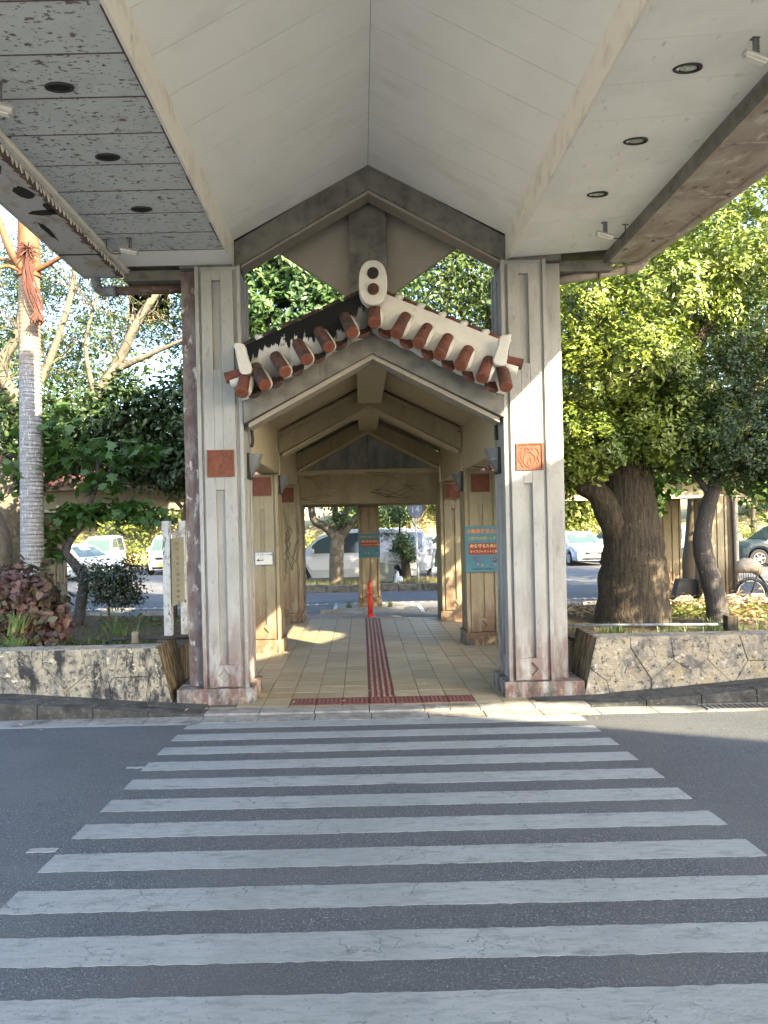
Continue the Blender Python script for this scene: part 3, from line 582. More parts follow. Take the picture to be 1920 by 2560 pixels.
for sgn in (-1, 1):
    mb = MB()
    ix = -1.335 if sgn < 0 else 1.66            # inner edge of the shaft
    ox = ix + sgn*.525
    x0, x1 = min(ix, ox), max(ix, ox)
    top = 5.03
    mb.box(x0+.03, x1-.03, YB+.03, YB+.57, .17, top)          # core
    mb.box(x0, x0+.045, YB, YB+.05, .17, top); mb.box(x1-.045, x1, YB, YB+.05, .17, top)       # corner fillets
    mb.box(x0+.002, x0+.04, YB+.55, YB+.60, .17, top); mb.box(x1-.04, x1-.002, YB+.55, YB+.60, .17, top)
    c = (x0+x1)/2 + (-.015 if sgn < 0 else .0)
    panel(mb, x0+.075, x1-.085, YB+.028, .19, 4.98, c-.05, c+.05, [(.44, 2.45), (3.83, 4.86)], diamond=.315)
    # ribbed inner side face
    si = MB(); panel(si, .09, .50, 0, .19, 4.98, .25, .34, [(.44, 2.45), (3.83, 4.86)], t=.022)
    if sgn < 0: si.xf(Matrix.Translation((x1-.032, YB, 0)) @ Matrix.Rotation(rad(90), 4, 'Z'))
    else: si.xf(Matrix.Translation((x0+.032, YB+.59, 0)) @ Matrix.Rotation(rad(-90), 4, 'Z'))
    mb.add(si.v, si.f)
    p = mb.build('pillar', 'pillar', can, bevel=.006)
    wb = MB(); wx0, wx1 = (x0-.195, x0+.02) if sgn < 0 else (x1-.02, x1+.20)
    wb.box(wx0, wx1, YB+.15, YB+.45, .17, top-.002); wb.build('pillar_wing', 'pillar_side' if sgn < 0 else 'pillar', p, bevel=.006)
    pb = MB(); pb.box(x0-.06 if sgn > 0 else x0-.30, x1+.065 if sgn < 0 else x1+.33, YB-.04, YB+.66, -.03, .172); pb.build('plinth', 'pillar', p, bevel=.01)
    relief(p, (-1.60 if sgn < 0 else 1.945), YB-.001, 2.755, .31, 3)
# end beam in a gable shape
def gable_poly(zin, zap, th, hw, cx=AX, flat=.0):
    return [(cx-hw, zin), (cx-flat, zap), (cx+flat, zap), (cx+hw, zin), (cx+hw, zin+th), (cx+flat*.5, zap+th), (cx-flat*.5, zap+th), (cx-hw, zin+th)] if flat else \
           [(cx-hw, zin), (cx, zap), (cx+hw, zin), (cx+hw, zin+th), (cx, zap+th), (cx-hw, zin+th)]
MB().prism(gable_poly(5.02, 5.90, .30, 1.565), 'y', 8.10, 8.30).build('end_beam', 'beam', can, bevel=.008)
MB().prism(gable_poly(5.03, 5.862, .055, 1.50), 'y', 8.13, 8.36).build('end_beam_chamfer', 'beam_trim', can)
for sgn in (-1, 1):
    xa, xb = (-2.72, -2.05) if sgn < 0 else (2.38, 3.0)
    MB().box(xa, xb, 8.2, 8.42, 4.93, 5.05).build('tie_beam', 'beam', can, bevel=.004)
    if sgn < 0: MB().box(-2.05, -1.36, 8.11, 8.6, 5.035, 5.3).build('cap_block', 'beam', can)
    else: MB().box(1.69, 2.38, 8.11, 8.6, 5.035, 5.3).build('cap_block', 'beam', can)
# hanging post with triangular cheeks below the apex
MB().box(-.075, .385, 8.50, 8.95, 4.6, 6.22).build('king_post', 'beam', can, bevel=.01)
MB().prism([(-1.33, 5.70), (-.95, 5.42), (-.075, 4.82), (-.075, 6.3)], 'y', 8.66, 8.74).build('cheek_panel', 'wing', can)
MB().prism([(.385, 6.3), (.385, 4.82), (1.25, 5.42), (1.64, 5.70)], 'y', 8.66, 8.74).build('cheek_panel', 'wing', can)
# boards: two sloped ceilings, two soffits
NB = 27; WB = .4545; YE = 8.10
def slab4(p, t=.012):
    """a board from four corners, thickened upwards"""
    mb = MB(); q = [Vector(v) for v in p]; u = Vector((0, 0, t))
    return mb.add(q + [v+u for v in q], [(0, 1, 2, 3), (7, 6, 5, 4), (0, 4, 5, 1), (1, 5, 6, 2), (2, 6, 7, 3), (3, 7, 4, 0)])
gp = .0028
for i in range(NB):
    ya = YE - i*WB - gp; yb = YE - (i+1)*WB + gp; dz = R.uniform(-.0012, .0012)
    slab4([(-1.405, ya, 5.34+dz), (AX-.002, ya, 6.175+dz), (AX-.002, yb, 6.175+dz), (-1.405, yb, 5.34+dz)]).build('ceiling_board', 'board', can)
    slab4([(AX+.002, ya, 6.175+dz), (1.735, ya, 5.34+dz), (1.735, yb, 5.34+dz), (AX+.002, yb, 6.175+dz)]).build('ceiling_board', 'board', can)
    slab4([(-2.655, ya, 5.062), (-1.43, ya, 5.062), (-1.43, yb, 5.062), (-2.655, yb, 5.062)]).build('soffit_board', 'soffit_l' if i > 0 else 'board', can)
    if i > 0 and i < 20: MB().box(-2.655, -1.432, ya+gp-.005 + R.uniform(-.002, .002), ya+gp+.004, 5.0585, 5.068).build('rusty_seam', 'rust', can)
    slab4([(1.76, ya, 5.062), (2.955, ya, 5.135), (2.955 + i*0, yb, 5.135), (1.76, yb, 5.062)]).build('soffit_board', 'soffit_r', can)
YN = YE - NB*WB
rj = MB(); yy = YN
while yy < 7.6:
    w_ = R.uniform(.08, .3); d_ = R.uniform(.004, .022); rj.box(-1.432-d_, -1.4305, yy, yy+w_, 5.0565, 5.0615); yy += w_
rj.build('rusty_joint', 'rust', can)
for sgn in (-1, 1):
    xa, xb = (-1.43, -1.405) if sgn < 0 else (1.735, 1.76)
    for i in range(7):
        ya = YE - i*1.8; yb = max(YN, ya-1.796)
        MB().box(xa, xb, yb, ya, 5.045, 5.36).build('fascia', 'fascia', can)
MB().prism([(-1.41, 5.37), (AX, 6.205), (1.74, 5.37), (3.3, 5.45), (AX, 7.8), (-3.05, 5.40)], 'y', YN-.1, 8.95).build('roof', 'beam', can)
MB().box(-3.1, -1.41, YN-.1, 8.5, 5.09, 5.35).build('roof_slab', 'beam', can)
MB().box(1.74, 3.35, YN-.1, 8.5, 5.16, 5.42).build('roof_slab', 'beam', can)
# unseen parapets added to raise the canopy's shadow on the palm
MB().box(-3.12, -2.95, YN-.1, 8.5, 5.352, 6.45).build('shade_parapet', 'beam', can); MB().box(3.15, 3.32, YN-.1, 8.5, 5.422, 6.3).build('shade_parapet', 'beam', can)
# gutters
GL = MB(); GL.box(-3.20, -2.70, YN-.1, 8.30, 5.005, 5.03); GL.box(-3.22, -3.198, YN-.1, 8.30, 5.0, 5.42); GL.build('gutter', 'gutter_l', can, label='peeling blue-grey gutter with dark holes')
for (cx, cy, rx, ry) in ((-2.98, 5.65, .10, .17), (-2.90, 6.15, .075, .12), (-2.9, 6.55, .17, .05), (-2.80, 6.45, .05, .10), (-2.97, 4.9, .1, .15), (-3.05, 6.95, .03, .2)):
    mb = MB(); n = 16; mb.prism([(cx + rx*(1+R.uniform(-.25, .25))*math.cos(2*math.pi*k/n), cy + ry*(1+R.uniform(-.25, .25))*math.sin(2*math.pi*k/n)) for k in range(n)], 'z', 5.0, 5.004)
    mb.build('gutter_hole', 'hole', can)
MB().box(-3.2, -2.7, 7.55, 7.565, 4.996, 5.004).build('gutter_seam', 'hole', can); MB().box(-3.2, -2.7, 5.35, 5.37, 4.996, 5.004).build('gutter_seam', 'hole', can)
tb = MB(); y = YN
lip = MB(); lip.box(-2.70, -2.66, YN, 8.28, 5.018, 5.075); lip.build('gutter_lip', 'fascia', can)
while y < 8.25:
    wdt = R.uniform(.06, .10); h = R.uniform(.05, .085)
    tb.add([(-2.712, y, 5.02), (-2.712, y+wdt, 5.02), (-2.712, y+wdt*.85, 5.02-h*.2), (-2.712, y+wdt*.5, 5.02-h), (-2.712, y+wdt*.12, 5.02-h*.35),
            (-2.702, y, 5.02), (-2.702, y+wdt, 5.02), (-2.702, y+wdt*.85, 5.02-h*.2), (-2.702, y+wdt*.5, 5.02-h), (-2.702, y+wdt*.12, 5.02-h*.35)],
           [(0, 1, 2, 3, 4), (9, 8, 7, 6, 5), (0, 4, 9, 5), (4, 3, 8, 9), (3, 2, 7, 8), (2, 1, 6, 7)])
    y += wdt
tb.build('torn_flashing', 'peel', can)
db = MB(); y = YN
while y < 8.25:
    wdt = R.uniform(.05, .11); h = R.uniform(.0, .05)
    db.prism([(-2.77-h, y), (-2.714, y), (-2.714, y+wdt), (-2.76-h*.6, y+wdt)], 'z', 4.999, 5.0035); y += wdt
db.build('rust_edge', 'rust', can)
def gx(y): return 3.50 + (8.2-y)*.105
mb = MB(); n = 12; ysr = np.linspace(YN-.1, 8.3, n)
mb.add([p for y in ysr for p in ((2.955, y, 5.03), (gx(y)-.12, y, 5.05), (gx(y), y, 5.075), (gx(y), y, 5.5), (2.955, y, 5.45))], [tuple(5*i+k for k in q) for i in range(n-1) for q in ((0, 1, 6, 5), (1, 2, 7, 6), (2, 3, 8, 7), (3, 4, 9, 8), (4, 0, 5, 9))] + [(0, 1, 2, 3, 4), tuple(5*(n-1)+k for k in (4, 3, 2, 1, 0))])
mb.build('gutter', 'gutter_r', can, label='brown weathered gutter with chalky seams')
mb = MB(); mb.add([p for y in ysr for p in ((gx(y)-.15, y, 5.03), (gx(y)-.11, y, 5.03), (gx(y)-.11, y, 5.06), (gx(y)-.15, y, 5.06))], [tuple(4*i+k for k in q) for i in range(n-1) for q in ((0, 1, 5, 4), (1, 2, 6, 5), (2, 3, 7, 6), (3, 0, 4, 7))] + [(0, 1, 2, 3), tuple(4*(n-1)+k for k in (3, 2, 1, 0))])
mb.build('gutter_rib', 'gutter_r', can)
MB().box(2.92, 2.957, YN, 8.25, 5.015, 5.137).build('gutter_lip', 'beam', can)
for yy in (7.55, 6.6, 5.65, 4.7, 3.8): MB().box(2.96, gx(yy)-.13, yy, yy+.02, 5.024, 5.045).build('gutter_seam', 'pale_pipe', can)
# drain pipes
mb = MB(); mb.tube(curve([(-3.08, 8.28, 5.02), (-3.08, 8.30, 4.93), (-3.04, 8.32, 4.87), (-2.95, 8.33, 4.86), (-2.86, 8.33, 4.86)], 5), .058, 12); mb.tube([(-2.9, 8.33, 4.86), (-2.85, 8.33, 4.86)], .066, 12)
o = mb.build('drain_elbow', 'grey_pipe', can, smooth=True)
mb = MB(); mb.tube([(-2.86, 8.33, 4.86), (-2.04, 8.33, 4.87)], .052, 12); mb.build('drain_pipe', 'rusty_pipe', can, smooth=True)
MB().tube([(-2.5, 8.33, 4.8), (-2.5, 8.33, 5.06)], .008, 6).tube([(-2.5, 8.33, 4.79), (-2.5, 8.33, 4.81)], .06, 10).build('pipe_hanger', 'rust', can)
mb = MB(); mb.tube([(2.38, 8.33, 4.86), (3.2, 8.33, 4.98)], .05, 12); mb.build('drain_pipe', 'pale_pipe', can, smooth=True)
mb = MB(); mb.tube(curve([(3.2, 8.33, 4.98), (3.32, 8.32, 5.0), (3.40, 8.28, 5.06), (3.42, 8.25, 5.10)], 4), .06, 12); mb.build('drain_elbow', 'pale_pipe', can, smooth=True)
MB().tube([(2.86, 8.33, 4.85), (2.86, 8.33, 5.08)], .008, 6).tube([(2.86, 8.30, 4.93), (2.88, 8.30, 4.935)], .058, 10).build('pipe_hanger', 'rust', can)
# posts at the far side of the road, behind the photographer
for x in (-1.6, 1.93): MB().box(x-.27, x+.27, YN+.3, YN+.9, .2, 5.05).build('pillar', 'pillar', can, bevel=.01)
# fittings
def downlight(x, y, z, lens, label):
    t = thing('downlight', label, 'downlight', (x, y, z), 'round recessed lights in the canopy soffit')
    E_ = Matrix.Translation((x, y, z)) @ Matrix.Diagonal((1.18, .62, 1, 1))
    MB().torus((0, 0, -.004), .076, .011, 'z', 28, 8).xf(E_).build('rim', 'black', t, smooth=True)
    MB().disc((0, 0, -.003), .072, (0, 0, 1), .002, 24).xf(E_).build('recess', 'hole', t)
    if lens: MB().disc((.004, 0, -.006), .050, (0, 0, 1), .003, 16).xf(E_).build('lens', 'glass_lens', t)
downlight(-2.0, 4.79, 5.06, False, 'dark empty light hole nearest the top of the rusty left soffit')
downlight(-2.0, 5.70, 5.06, False, 'dark empty light hole in the middle of the rusty left soffit')
downlight(-2.02, 6.64, 5.06, False, 'broken light hole with torn edge by the left floodlight')
for k, (yy, lb) in enumerate(((4.79, 'largest glass downlight of the clean right soffit, by the big floodlight'), (5.70, 'glass downlight in the middle of the clean right soffit'), (6.62, 'smallest glass downlight of the right soffit, nearest the pillar'))):
    downlight(2.3, yy, 5.062 + (2.3-1.76)*.061, True, lb)
def floodlight(x, y, z, rz, s, label, cable):
    t = thing('floodlight', label, 'floodlight', (x, y, z), 'floodlights hanging under the canopy soffit')
    mb = MB(); mb.box(-.012, .012, -.02, .02, -.17, 0); mb.box(-.04, .04, -.03, .03, -.006, 0); mb.box(.025, .04, -.015, .015, -.17, -.005)
    B = MB(); B.tube([(-.13, 0, 0), (-.125, 0, 0), (.125, 0, 0), (.13, 0, 0)], [.03, .042, .042, .03], 12); B.xf(Matrix.Rotation(rad(14), 4, 'Y')); 
    Wm = Matrix.Translation((x, y, z)) @ Matrix.Rotation(rz, 4, 'Z') @ Matrix.Scale(s, 4)
    mb.xf(Wm); mb.build('bracket', 'lamp_grey', t)
    B.xf(Wm @ Matrix.Translation((0, 0, -.185))); B.build('housing', 'flood', t, bevel=.006)
    G = MB().box(-.105, .105, -.026, .026, -.046, -.036); G.xf(Matrix.Rotation(rad(14), 4, 'Y')); G.xf(Wm @ Matrix.Translation((0, 0, -.185))); G.build('glass', 'sign_white', t)
    cb = MB().tube([Wm @ Vector(p) for p in curve([(.12*cable, 0, -.22), (.24*cable, 0, -.22), (.33*cable, .02, -.12), (.34*cable, .03, -.0)], 5)], .006, 6); cb.build('cable', 'black', t)
    MB().box(-.05, .05, -.012, .012, -.008, 0).xf(Wm @ Matrix.Translation((.34*cable, .03, 0))).build('junction_plate', 'lamp_grey', t)
floodlight(-2.36, 7.3, 5.06, 0, .72, 'small floodlight hanging near the end of the left soffit, cable to its left', -1)
floodlight(2.62, 4.54, 5.115, rad(10), .66, 'largest grey floodlight at the upper right under the clean soffit', 1)
floodlight(2.60, 7.30, 5.11, rad(8), .72, 'small floodlight with looped cable near the right pillar top', 1)
floodlight(-2.40, 4.72, 5.06, rad(8), .9, 'floodlight cut by the upper left edge of the picture', -1)
# ================================================================== covered walkway with its tiled gable
wk = thing('covered_walkway', 'narrow gabled walkway with a white plastered red tile verge, between the two tall pillars', 'walkway', (.17, 11, 0))
cx = .17
def column(parent, x0, y0, w=.52, d=.58, H=2.86, mat='walk', plq=True, name='column', both=False, seed=0):
    mb = MB(); x1, y1 = x0+w, y0+d
    mb.box(x0+.028, x1-.028, y0+.028, y1-.028, .2, H)
    for a in (x0, x1-.05):
        for c in (y0, y1-.05): mb.box(a, a+.05, c, c+.05, .2, H-.001)
    c = (x0+x1)/2
    panel(mb, x0+.075, x1-.075, y0+.028, .22, H-.02, c-.035, c+.035, [(.44, 2.30)], diamond=.32, t=.024, rec=.022)
    s = MB(); panel(s, .075, d-.075, 0, .22, H-.02, d/2-.035, d/2+.035, [(.44, 2.30)], t=.024)
    a = len(mb.v); q = MB(); q.add(s.v, s.f); q.xf(Matrix.Translation((x1-.028, y0, 0)) @ Matrix.Rotation(rad(90), 4, 'Z')); mb.add(q.v, q.f)
    q = MB(); q.add(s.v, s.f); q.xf(Matrix.Translation((x0+.028, y1, 0)) @ Matrix.Rotation(rad(-90), 4, 'Z')); mb.add(q.v, q.f)
    o = mb.build(name, mat, parent, bevel=.005)
    MB().box(x0-.035, x1+.035, y0-.035, y1+.035, -.03, .203).build('plinth', mat, o, bevel=.008)
    if plq: relief(o, c, y0-.001, 2.60+.06, .30, seed)
    return o
for (x0, y0) in ((-1.85, 11.2), (1.70, 11.5), (-1.80, 14.5), (1.62, 14.35)):
    column(wk, x0, y0)
for (ya, yb) in ((7.98, 8.22), (11.42, 11.66), (14.6, 14.84)):
    MB().prism(gable_poly(3.20, 3.97, .27, 1.49, cx), 'y', ya, yb).build('gable_beam', 'beam' if ya < 8 else 'walk', wk, bevel=.008)
    MB().prism(gable_poly(3.155, 3.915, .055, 1.44, cx), 'y', ya+.05, yb+.06).build('beam_chamfer', 'beam_trim' if ya < 8 else 'walk_light', wk)
for (xa, xb) in ((-1.62, -1.33), (1.67, 1.96)):
    for (ya, yb) in ((8.66, 11.42), (11.66, 14.6), (14.84, 15.0)):
        MB().box(xa, xb, ya, yb, 2.87, 3.62).build('side_beam', 'walk_light', wk, bevel=.006)
for (ya, yb) in ((8.225, 11.415), (11.665, 14.595), (14.845, 15.2)):
    for s in (-1, 1):
        slab4([(cx+s*1.9, ya, 3.38), (cx, ya, 4.33), (cx, yb, 4.33), (cx+s*1.9, yb, 3.38)], .03).build('soffit_board', 'walk_light', wk)
MB().box(cx-.19, cx+.20, 8.225, 15.15, 3.985, 4.3).build('ridge_beam', 'walk_light', wk, bevel=.006)
MB().prism([(cx-2.0, 3.38), (cx, 4.42), (cx+2.0, 3.38), (cx+2.0, 3.50), (cx, 4.56), (cx-2.0, 3.50)], 'y', 8.25, 15.2).build('roof_slab', 'terra', wk)
MB().prism([(cx-1.88, 3.17), (cx+1.88, 3.17), (cx+1.88, 3.385), (cx, 4.34), (cx-1.88, 3.385)], 'y', 15.205, 15.27).build('gable_wall', 'gable', wk)
MB().box(cx-.004, cx+.004, 15.20, 15.215, 3.2, 4.1).build('gable_joint', 'hole', wk)
MB().box(-1.55, 1.9, 15.0, 15.3, 2.47, 3.18).build('end_beam', 'walk', wk, bevel=.008)
MB().box(-1.55, 1.9, 14.97, 15.0, 3.10, 3.20).build('end_beam_trim', 'walk_light', wk, bevel=.004)
MB().box(-1.40, -1.24, 15.04, 15.28, 0, 2.47).build('end_post', 'beam', wk, bevel=.005)
MB().box(1.62, 1.78, 15.04, 15.28, 0, 2.47).build('end_post', 'walk', wk, bevel=.005)
# plaster verge
up = lambda x: 4.70 - .425*abs(x-cx); lo = lambda x: 4.235 - .50*abs(x-cx)
for sgn in (-1, 1):
    mb = MB(); N = 14; xs = [cx + sgn*1.50*i/N for i in range(N+1)]
    fr = []
    for i, x in enumerate(xs):
        sc_ = .022*abs(math.sin(i*math.pi*.5)) if i % 2 else 0
        fr.append([(x, 7.95, up(x)), (x, 7.86, (up(x)*.55+lo(x)*.45)), (x, 7.90, lo(x)+.05), (x, 7.955, lo(x)-.03-sc_), (x, 8.22, lo(x)-.03), (x, 8.22, up(x))])
    mb.add([p for r_ in fr for p in r_], [(6*i+j, 6*i+6+j, 6*i+6+(j+1) % 6, 6*i+(j+1) % 6) for i in range(N) for j in range(6)] + [tuple(range(6)), tuple(6*N+k for k in range(5, -1, -1))])
    mb.build('plaster_verge', 'plaster_l' if sgn < 0 else 'plaster', wk, smooth=False, label='white plaster verge with black mould' if sgn < 0 else 'clean white plaster verge')
    for i in range(6):
        a = cx + sgn*(.10 + i*.245); b_ = a + sgn*.20
        MB().tube([(a, 8.08, up(a)+.025), (b_, 8.08, up(b_)+.02)], .055, 10).build('ridge_tile', 'terra_l' if sgn < 0 else 'terra', wk, smooth=True)
        if sgn > 0 or i > 3: MB().tube([(b_-sgn*.02, 7.99, up(b_)-.02), (b_, 8.0, up(b_)+.02), (b_+sgn*.05, 8.03, up(b_)+.045)], [.03, .045, .03], 8).build('plaster_knob', 'plaster', wk, smooth=True)
DS = [(-1.28, 3.48), (-1.02, 3.57), (-0.79, 3.7), (-0.55, 3.83), (-0.31, 3.96), (-0.06, 4.11), (0.19, 4.21), (0.42, 4.09), (0.66, 3.98), (0.89, 3.84), (1.11, 3.73), (1.34, 3.58), (1.61, 3.48)]
TP = [(-1.25, 3.74), (-1.14, 3.8), (-0.91, 3.92), (-0.66, 4.06), (-0.43, 4.19), (-0.13, 4.34), (0.2, 4.44), (0.54, 4.33), (0.78, 4.2), (1.01, 4.08), (1.24, 3.94), (1.46, 3.82), (1.61, 3.73)]
def lerp(a, b_, t): return tuple(a[i] + (b_[i]-a[i])*t for i in range(len(a)))
for i, (d, t) in enumerate(zip(DS, TP)):
    D3, T3 = Vector((d[0] + R.uniform(-.008, .008), 7.62 + R.uniform(-.012, .012), d[1] + R.uniform(-.008, .008))), Vector((t[0] + R.uniform(-.012, .012), 7.86, t[1])); ax = (D3-T3).normalized(); T3 = T3 - ax*.015
    left = i < 6
    o = MB().tube([T3 - ax*.02, T3, D3], [.05, .066, .073], 16).build('barrel_tile', 'terra_l' if 0 < i < 6 else 'terra', wk, smooth=False)
    f = MB(); f.tube([D3, D3 + ax*.012], [.071, .064], 16); Q = ax.to_track_quat('Z', 'Y').to_matrix()
    for (u0, v0, u1, v1) in ((-.03, .02, 0, .04), (0, .04, .03, .015), (-.035, -.01, 0, .005), (0, .005, .034, -.012), (-.02, -.035, .0, -.022), (0, -.022, .025, -.036), (0, -.03, 0, .03)):
        f.tube([D3 + Q @ Vector((u0, v0, .013)), D3 + Q @ Vector((u1, v1, .013))], .0045, 5)
    f.build('end_disc', 'terra_face', o)
    mid = T3.lerp(D3, .38); nn = Vector((0, -1, .75)); nn = (nn - ax*nn.dot(ax)).normalized()
    MB().tube([mid + nn*.064, mid + nn*.073], [.012, .009], 8).build('nail_hole', 'hole', o)
    side = 1 if i < 12 else -1
    W3 = Vector((.032*side, .04, -.012)); a, c = T3 + W3 - ax*.02, D3 + W3 - ax*.035
    if i != 12: MB().tube([a, a.lerp(c, .5) + Vector((.006*side, 0, 0)), c], [.066, .070, .062], 10, jit=.05).build('plaster_fillet', 'plaster', o, smooth=True)
    if i < 12:
        d2 = DS[i+1]; m = Vector(((d[0]+d2[0])/2 , 7.74, (d[1]+d2[1])/2 - .035)); slope = math.atan2(d2[1]-d[1], d2[0]-d[0])
        p = MB(); n = 10; r0 = .078; pr = []
        back = Vector((-ax.x*.0, .20, .17))
        for k in range(n+1):
            th = math.pi + math.pi*k/n
            e = Vector((math.cos(th)*r0*1.0, 0, math.sin(th)*r0*.62)); e = Matrix.Rotation(-slope, 3, 'Y') @ e
            pr.append((m + e, m + e*.80))
        vs = []
        for A, Bq in pr: vs += [A, Bq, A + back, Bq + back]
        p.add(vs, [(4*k, 4*k+4, 4*k+5, 4*k+1) for k in range(n)] + [(4*k+1, 4*k+5, 4*k+7, 4*k+3) for k in range(n)] + [(4*k+2, 4*k+6, 4*k+4, 4*k) for k in range(n)])
        p.add([m + (Matrix.Rotation(-slope, 3, 'Y') @ Vector((math.cos(math.pi+math.pi*k/n)*r0*.9, .006, math.sin(math.pi+math.pi*k/n)*r0*.56))) for k in range(n+1)], [tuple(range(n+1))])
        p.build('pan_tile', 'terra_l' if i < 6 else 'terra', wk)
for sgn, pts in ((-1, [(-1.36, 4.05), (-1.25, 4.03), (-1.22, 3.92), (-1.17, 3.73), (-1.29, 3.71), (-1.33, 3.86)]), (1, [(1.7, 4.08), (1.58, 4.06), (1.55, 3.96), (1.49, 3.77), (1.62, 3.74), (1.66, 3.9)])):
    c3 = curve([(p[0], 0, p[1]) for p in pts + [pts[0]]], 4)[:-1]
    MB().prism([(v.x, v.z) for v in c3], 'y', 7.70, 7.80).build('plaster_horn', 'plaster', wk, bevel=.012)
    ex = -1.40 if sgn < 0 else 1.75; ez = 3.72 if sgn < 0 else 3.80
    o = MB().tube([(ex - sgn*.14, 7.86, ez+.03), (ex + sgn*.09, 7.84, ez-.03)], .062, 14).build('side_tile', 'terra', wk)
    MB().tube([(ex - sgn*.14, 7.84, ez-.05), (ex + sgn*.03, 7.82, ez-.10)], [.06, .045], 10).build('plaster_fillet', 'plaster', o, smooth=True)
# oval ridge end with two discs
oc = Vector((.187, 7.74, 4.685)); n = 32
MB().prism([(oc.x + .158*math.copysign(abs(math.cos(2*math.pi*k/n))**.85, math.cos(2*math.pi*k/n)), oc.z + .25*math.copysign(abs(math.sin(2*math.pi*k/n))**.85, math.sin(2*math.pi*k/n))) for k in range(n)], 'y', 7.72, 7.95).build('ridge_end_oval', 'plaster', wk, bevel=.012)
for dz, mm in ((.10, 'terra_soot'), (-.075, 'terra_l')):
    o = MB().disc((oc.x, 7.722, oc.z+dz), .064, (0, -1, 0), .02, 20).build('ridge_end_disc', mm, wk)
    f = MB()
    for (u0, v0, u1, v1) in ((-.03, .02, .0, .035), (0, .035, .03, .015), (-.03, -.01, .03, -.012), (0, -.035, 0, .03), (-.02, -.03, .02, -.032)):
        f.tube([(oc.x+u0, 7.70, oc.z+dz+v0), (oc.x+u1, 7.70, oc.z+dz+v1)], .0045, 5)
    f.build('disc_relief', mm, o)
# dry creeper stems on the end beam and on the third left column
rs = random.Random(4); vn = MB()
for (x, z, dx, n_) in ((-1.2, 3.05, 1, 9), (-1.3, 2.6, 1, 8), (.1, 3.12, 1, 9), (.3, 2.75, 1, 8), (.9, 2.85, 1, 6), (.5, 2.6, 1, 7), (.2, 2.7, 1, 9)):
    for q in range(3):
        p = Vector((x, 14.96, z)); pts = [p.copy()]; a = rs.uniform(-.35, .3)
        for k in range(n_):
            a += rs.uniform(-.35, .35); p = p + Vector((dx*.11*math.cos(a), 0, .11*math.sin(a)*.8)); p.z = max(2.5, min(3.12, p.z)); pts.append(p.copy())
        vn.tube(pts, [.0055 - .004*k/n_ for k in range(n_+1)], 5, cap=False)
for q in range(8):
    p = Vector((-1.5 + rs.uniform(-.15, .2), 14.46, rs.uniform(.8, 1.4))); pts = [p.copy()]
    for k in range(12):
        p = p + Vector((rs.uniform(-.06, .06), 0, rs.uniform(.03, .14))); p.x = max(-1.78, min(-1.30, p.x)); pts.append(p.copy())
    vn.tube(pts, .006, 4, cap=False)
vn.tube([(-1.36, 14.93, 3.1), (-1.38, 14.93, 2.7), (-1.34, 14.93, 2.2)], .02, 6)
tag(vn.build('creeper_vine', 'bark_twig'), 'leafless dark creeper stems clinging to the beam at the far end of the walkway', 'vine')
# wall lamps
def wall_lamp(x, y, z, sgn, label):
    t = thing('wall_lamp', label, 'wall lamp', (x, y, z), 'grey wall lamps inside the walkway')
    mb = MB(); n = 8; vs = []
    for k in range(n+1):
        th = math.pi*k/n
        vs += [(x + sgn*.02 + sgn*.15*math.sin(th)**.6, y - .12*math.cos(th), z+.12), (x + sgn*.02 + sgn*.10*math.sin(th)**.6, y - .09*math.cos(th), z-.02), (x + sgn*.025, y - .05*math.cos(th), z-.16)]
    mb.add(vs, [(3*k+j, 3*k+3+j, 3*k+4+j, 3*k+1+j) for k in range(n) for j in range(2)] + [tuple(3*k for k in range(n+1))])
    mb.build('shade', 'lamp_grey', t)
    MB().box(min(x, x+sgn*.022), max(x, x+sgn*.022), y-.13, y+.13, z-.18, z+.13).build('back_plate', 'black', t)
wall_lamp(-1.335, 8.42, 2.77, 1, 'grey half-round wall lamp on the inner side of the left tall pillar')
wall_lamp(1.66, 8.42, 2.77, -1, 'grey half-round wall lamp on the inner side of the right tall pillar')
wall_lamp(-1.33, 11.5, 2.72, 1, 'dark wall lamp on the second left column, under the side beam')
wall_lamp(1.70, 11.8, 2.72, -1, 'dark wall lamp on the second right column, under the side beam')
tag(MB().tube(curve([(-1.315, 8.45, 3.35), (-1.30, 8.44, 3.2), (-1.29, 8.44, 3.05), (-1.31, 8.44, 2.98)], 5), .02, 8).build('cable_conduit', 'black', smooth=True), 'short black cable conduit above the lamp on the left tall pillar', 'conduit')
tag(MB().tube(curve([(1.645, 8.42, 3.3), (1.64, 8.42, 3.15), (1.645, 8.42, 3.0)], 5), .02, 8).build('cable_conduit', 'black', smooth=True), 'short black cable conduit above the lamp on the right tall pillar', 'conduit')

# ================================================================== cross walkway behind
cw = thing('cross_walkway', 'long low walkway with a red tiled roof running left to right behind the trees', 'walkway', (0, 16.5, 0))
for x0 in (-15.7, -8.05, 7.55, 15.2):
    column(cw, x0, 15.42, .50, .5, 2.47, plq=False); 
for x0 in (-15.7, -8.05, -.09, 7.40, 15.2):
    column(cw, x0, 17.35, .52, .5, 2.47, plq=False)
for (xa, xb) in ((-24, -1.60), (1.95, 24)):
    MB().box(xa, xb, 15.5, 15.8, 2.475, 2.90).build('eaves_beam', 'walk', cw, bevel=.008)
    MB().box(xa, xb, 15.47, 15.5, 2.44, 2.50).build('eaves_trim', 'walk_light', cw)
MB().box(-24, 24, 17.4, 17.75, 2.475, 2.90).build('eaves_beam', 'walk', cw, bevel=.008)
MB().box(-24, 24, 15.1, 18.2, 2.902, 2.98).build('roof_soffit', 'walk', cw)
for (xa, xb) in ((-24, -1.7), (2.05, 24)):
    MB().prism([(15.1, 2.985), (16.65, 3.95), (18.2, 2.985)], 'x', xa, xb).build('roof', 'terra_l', cw)
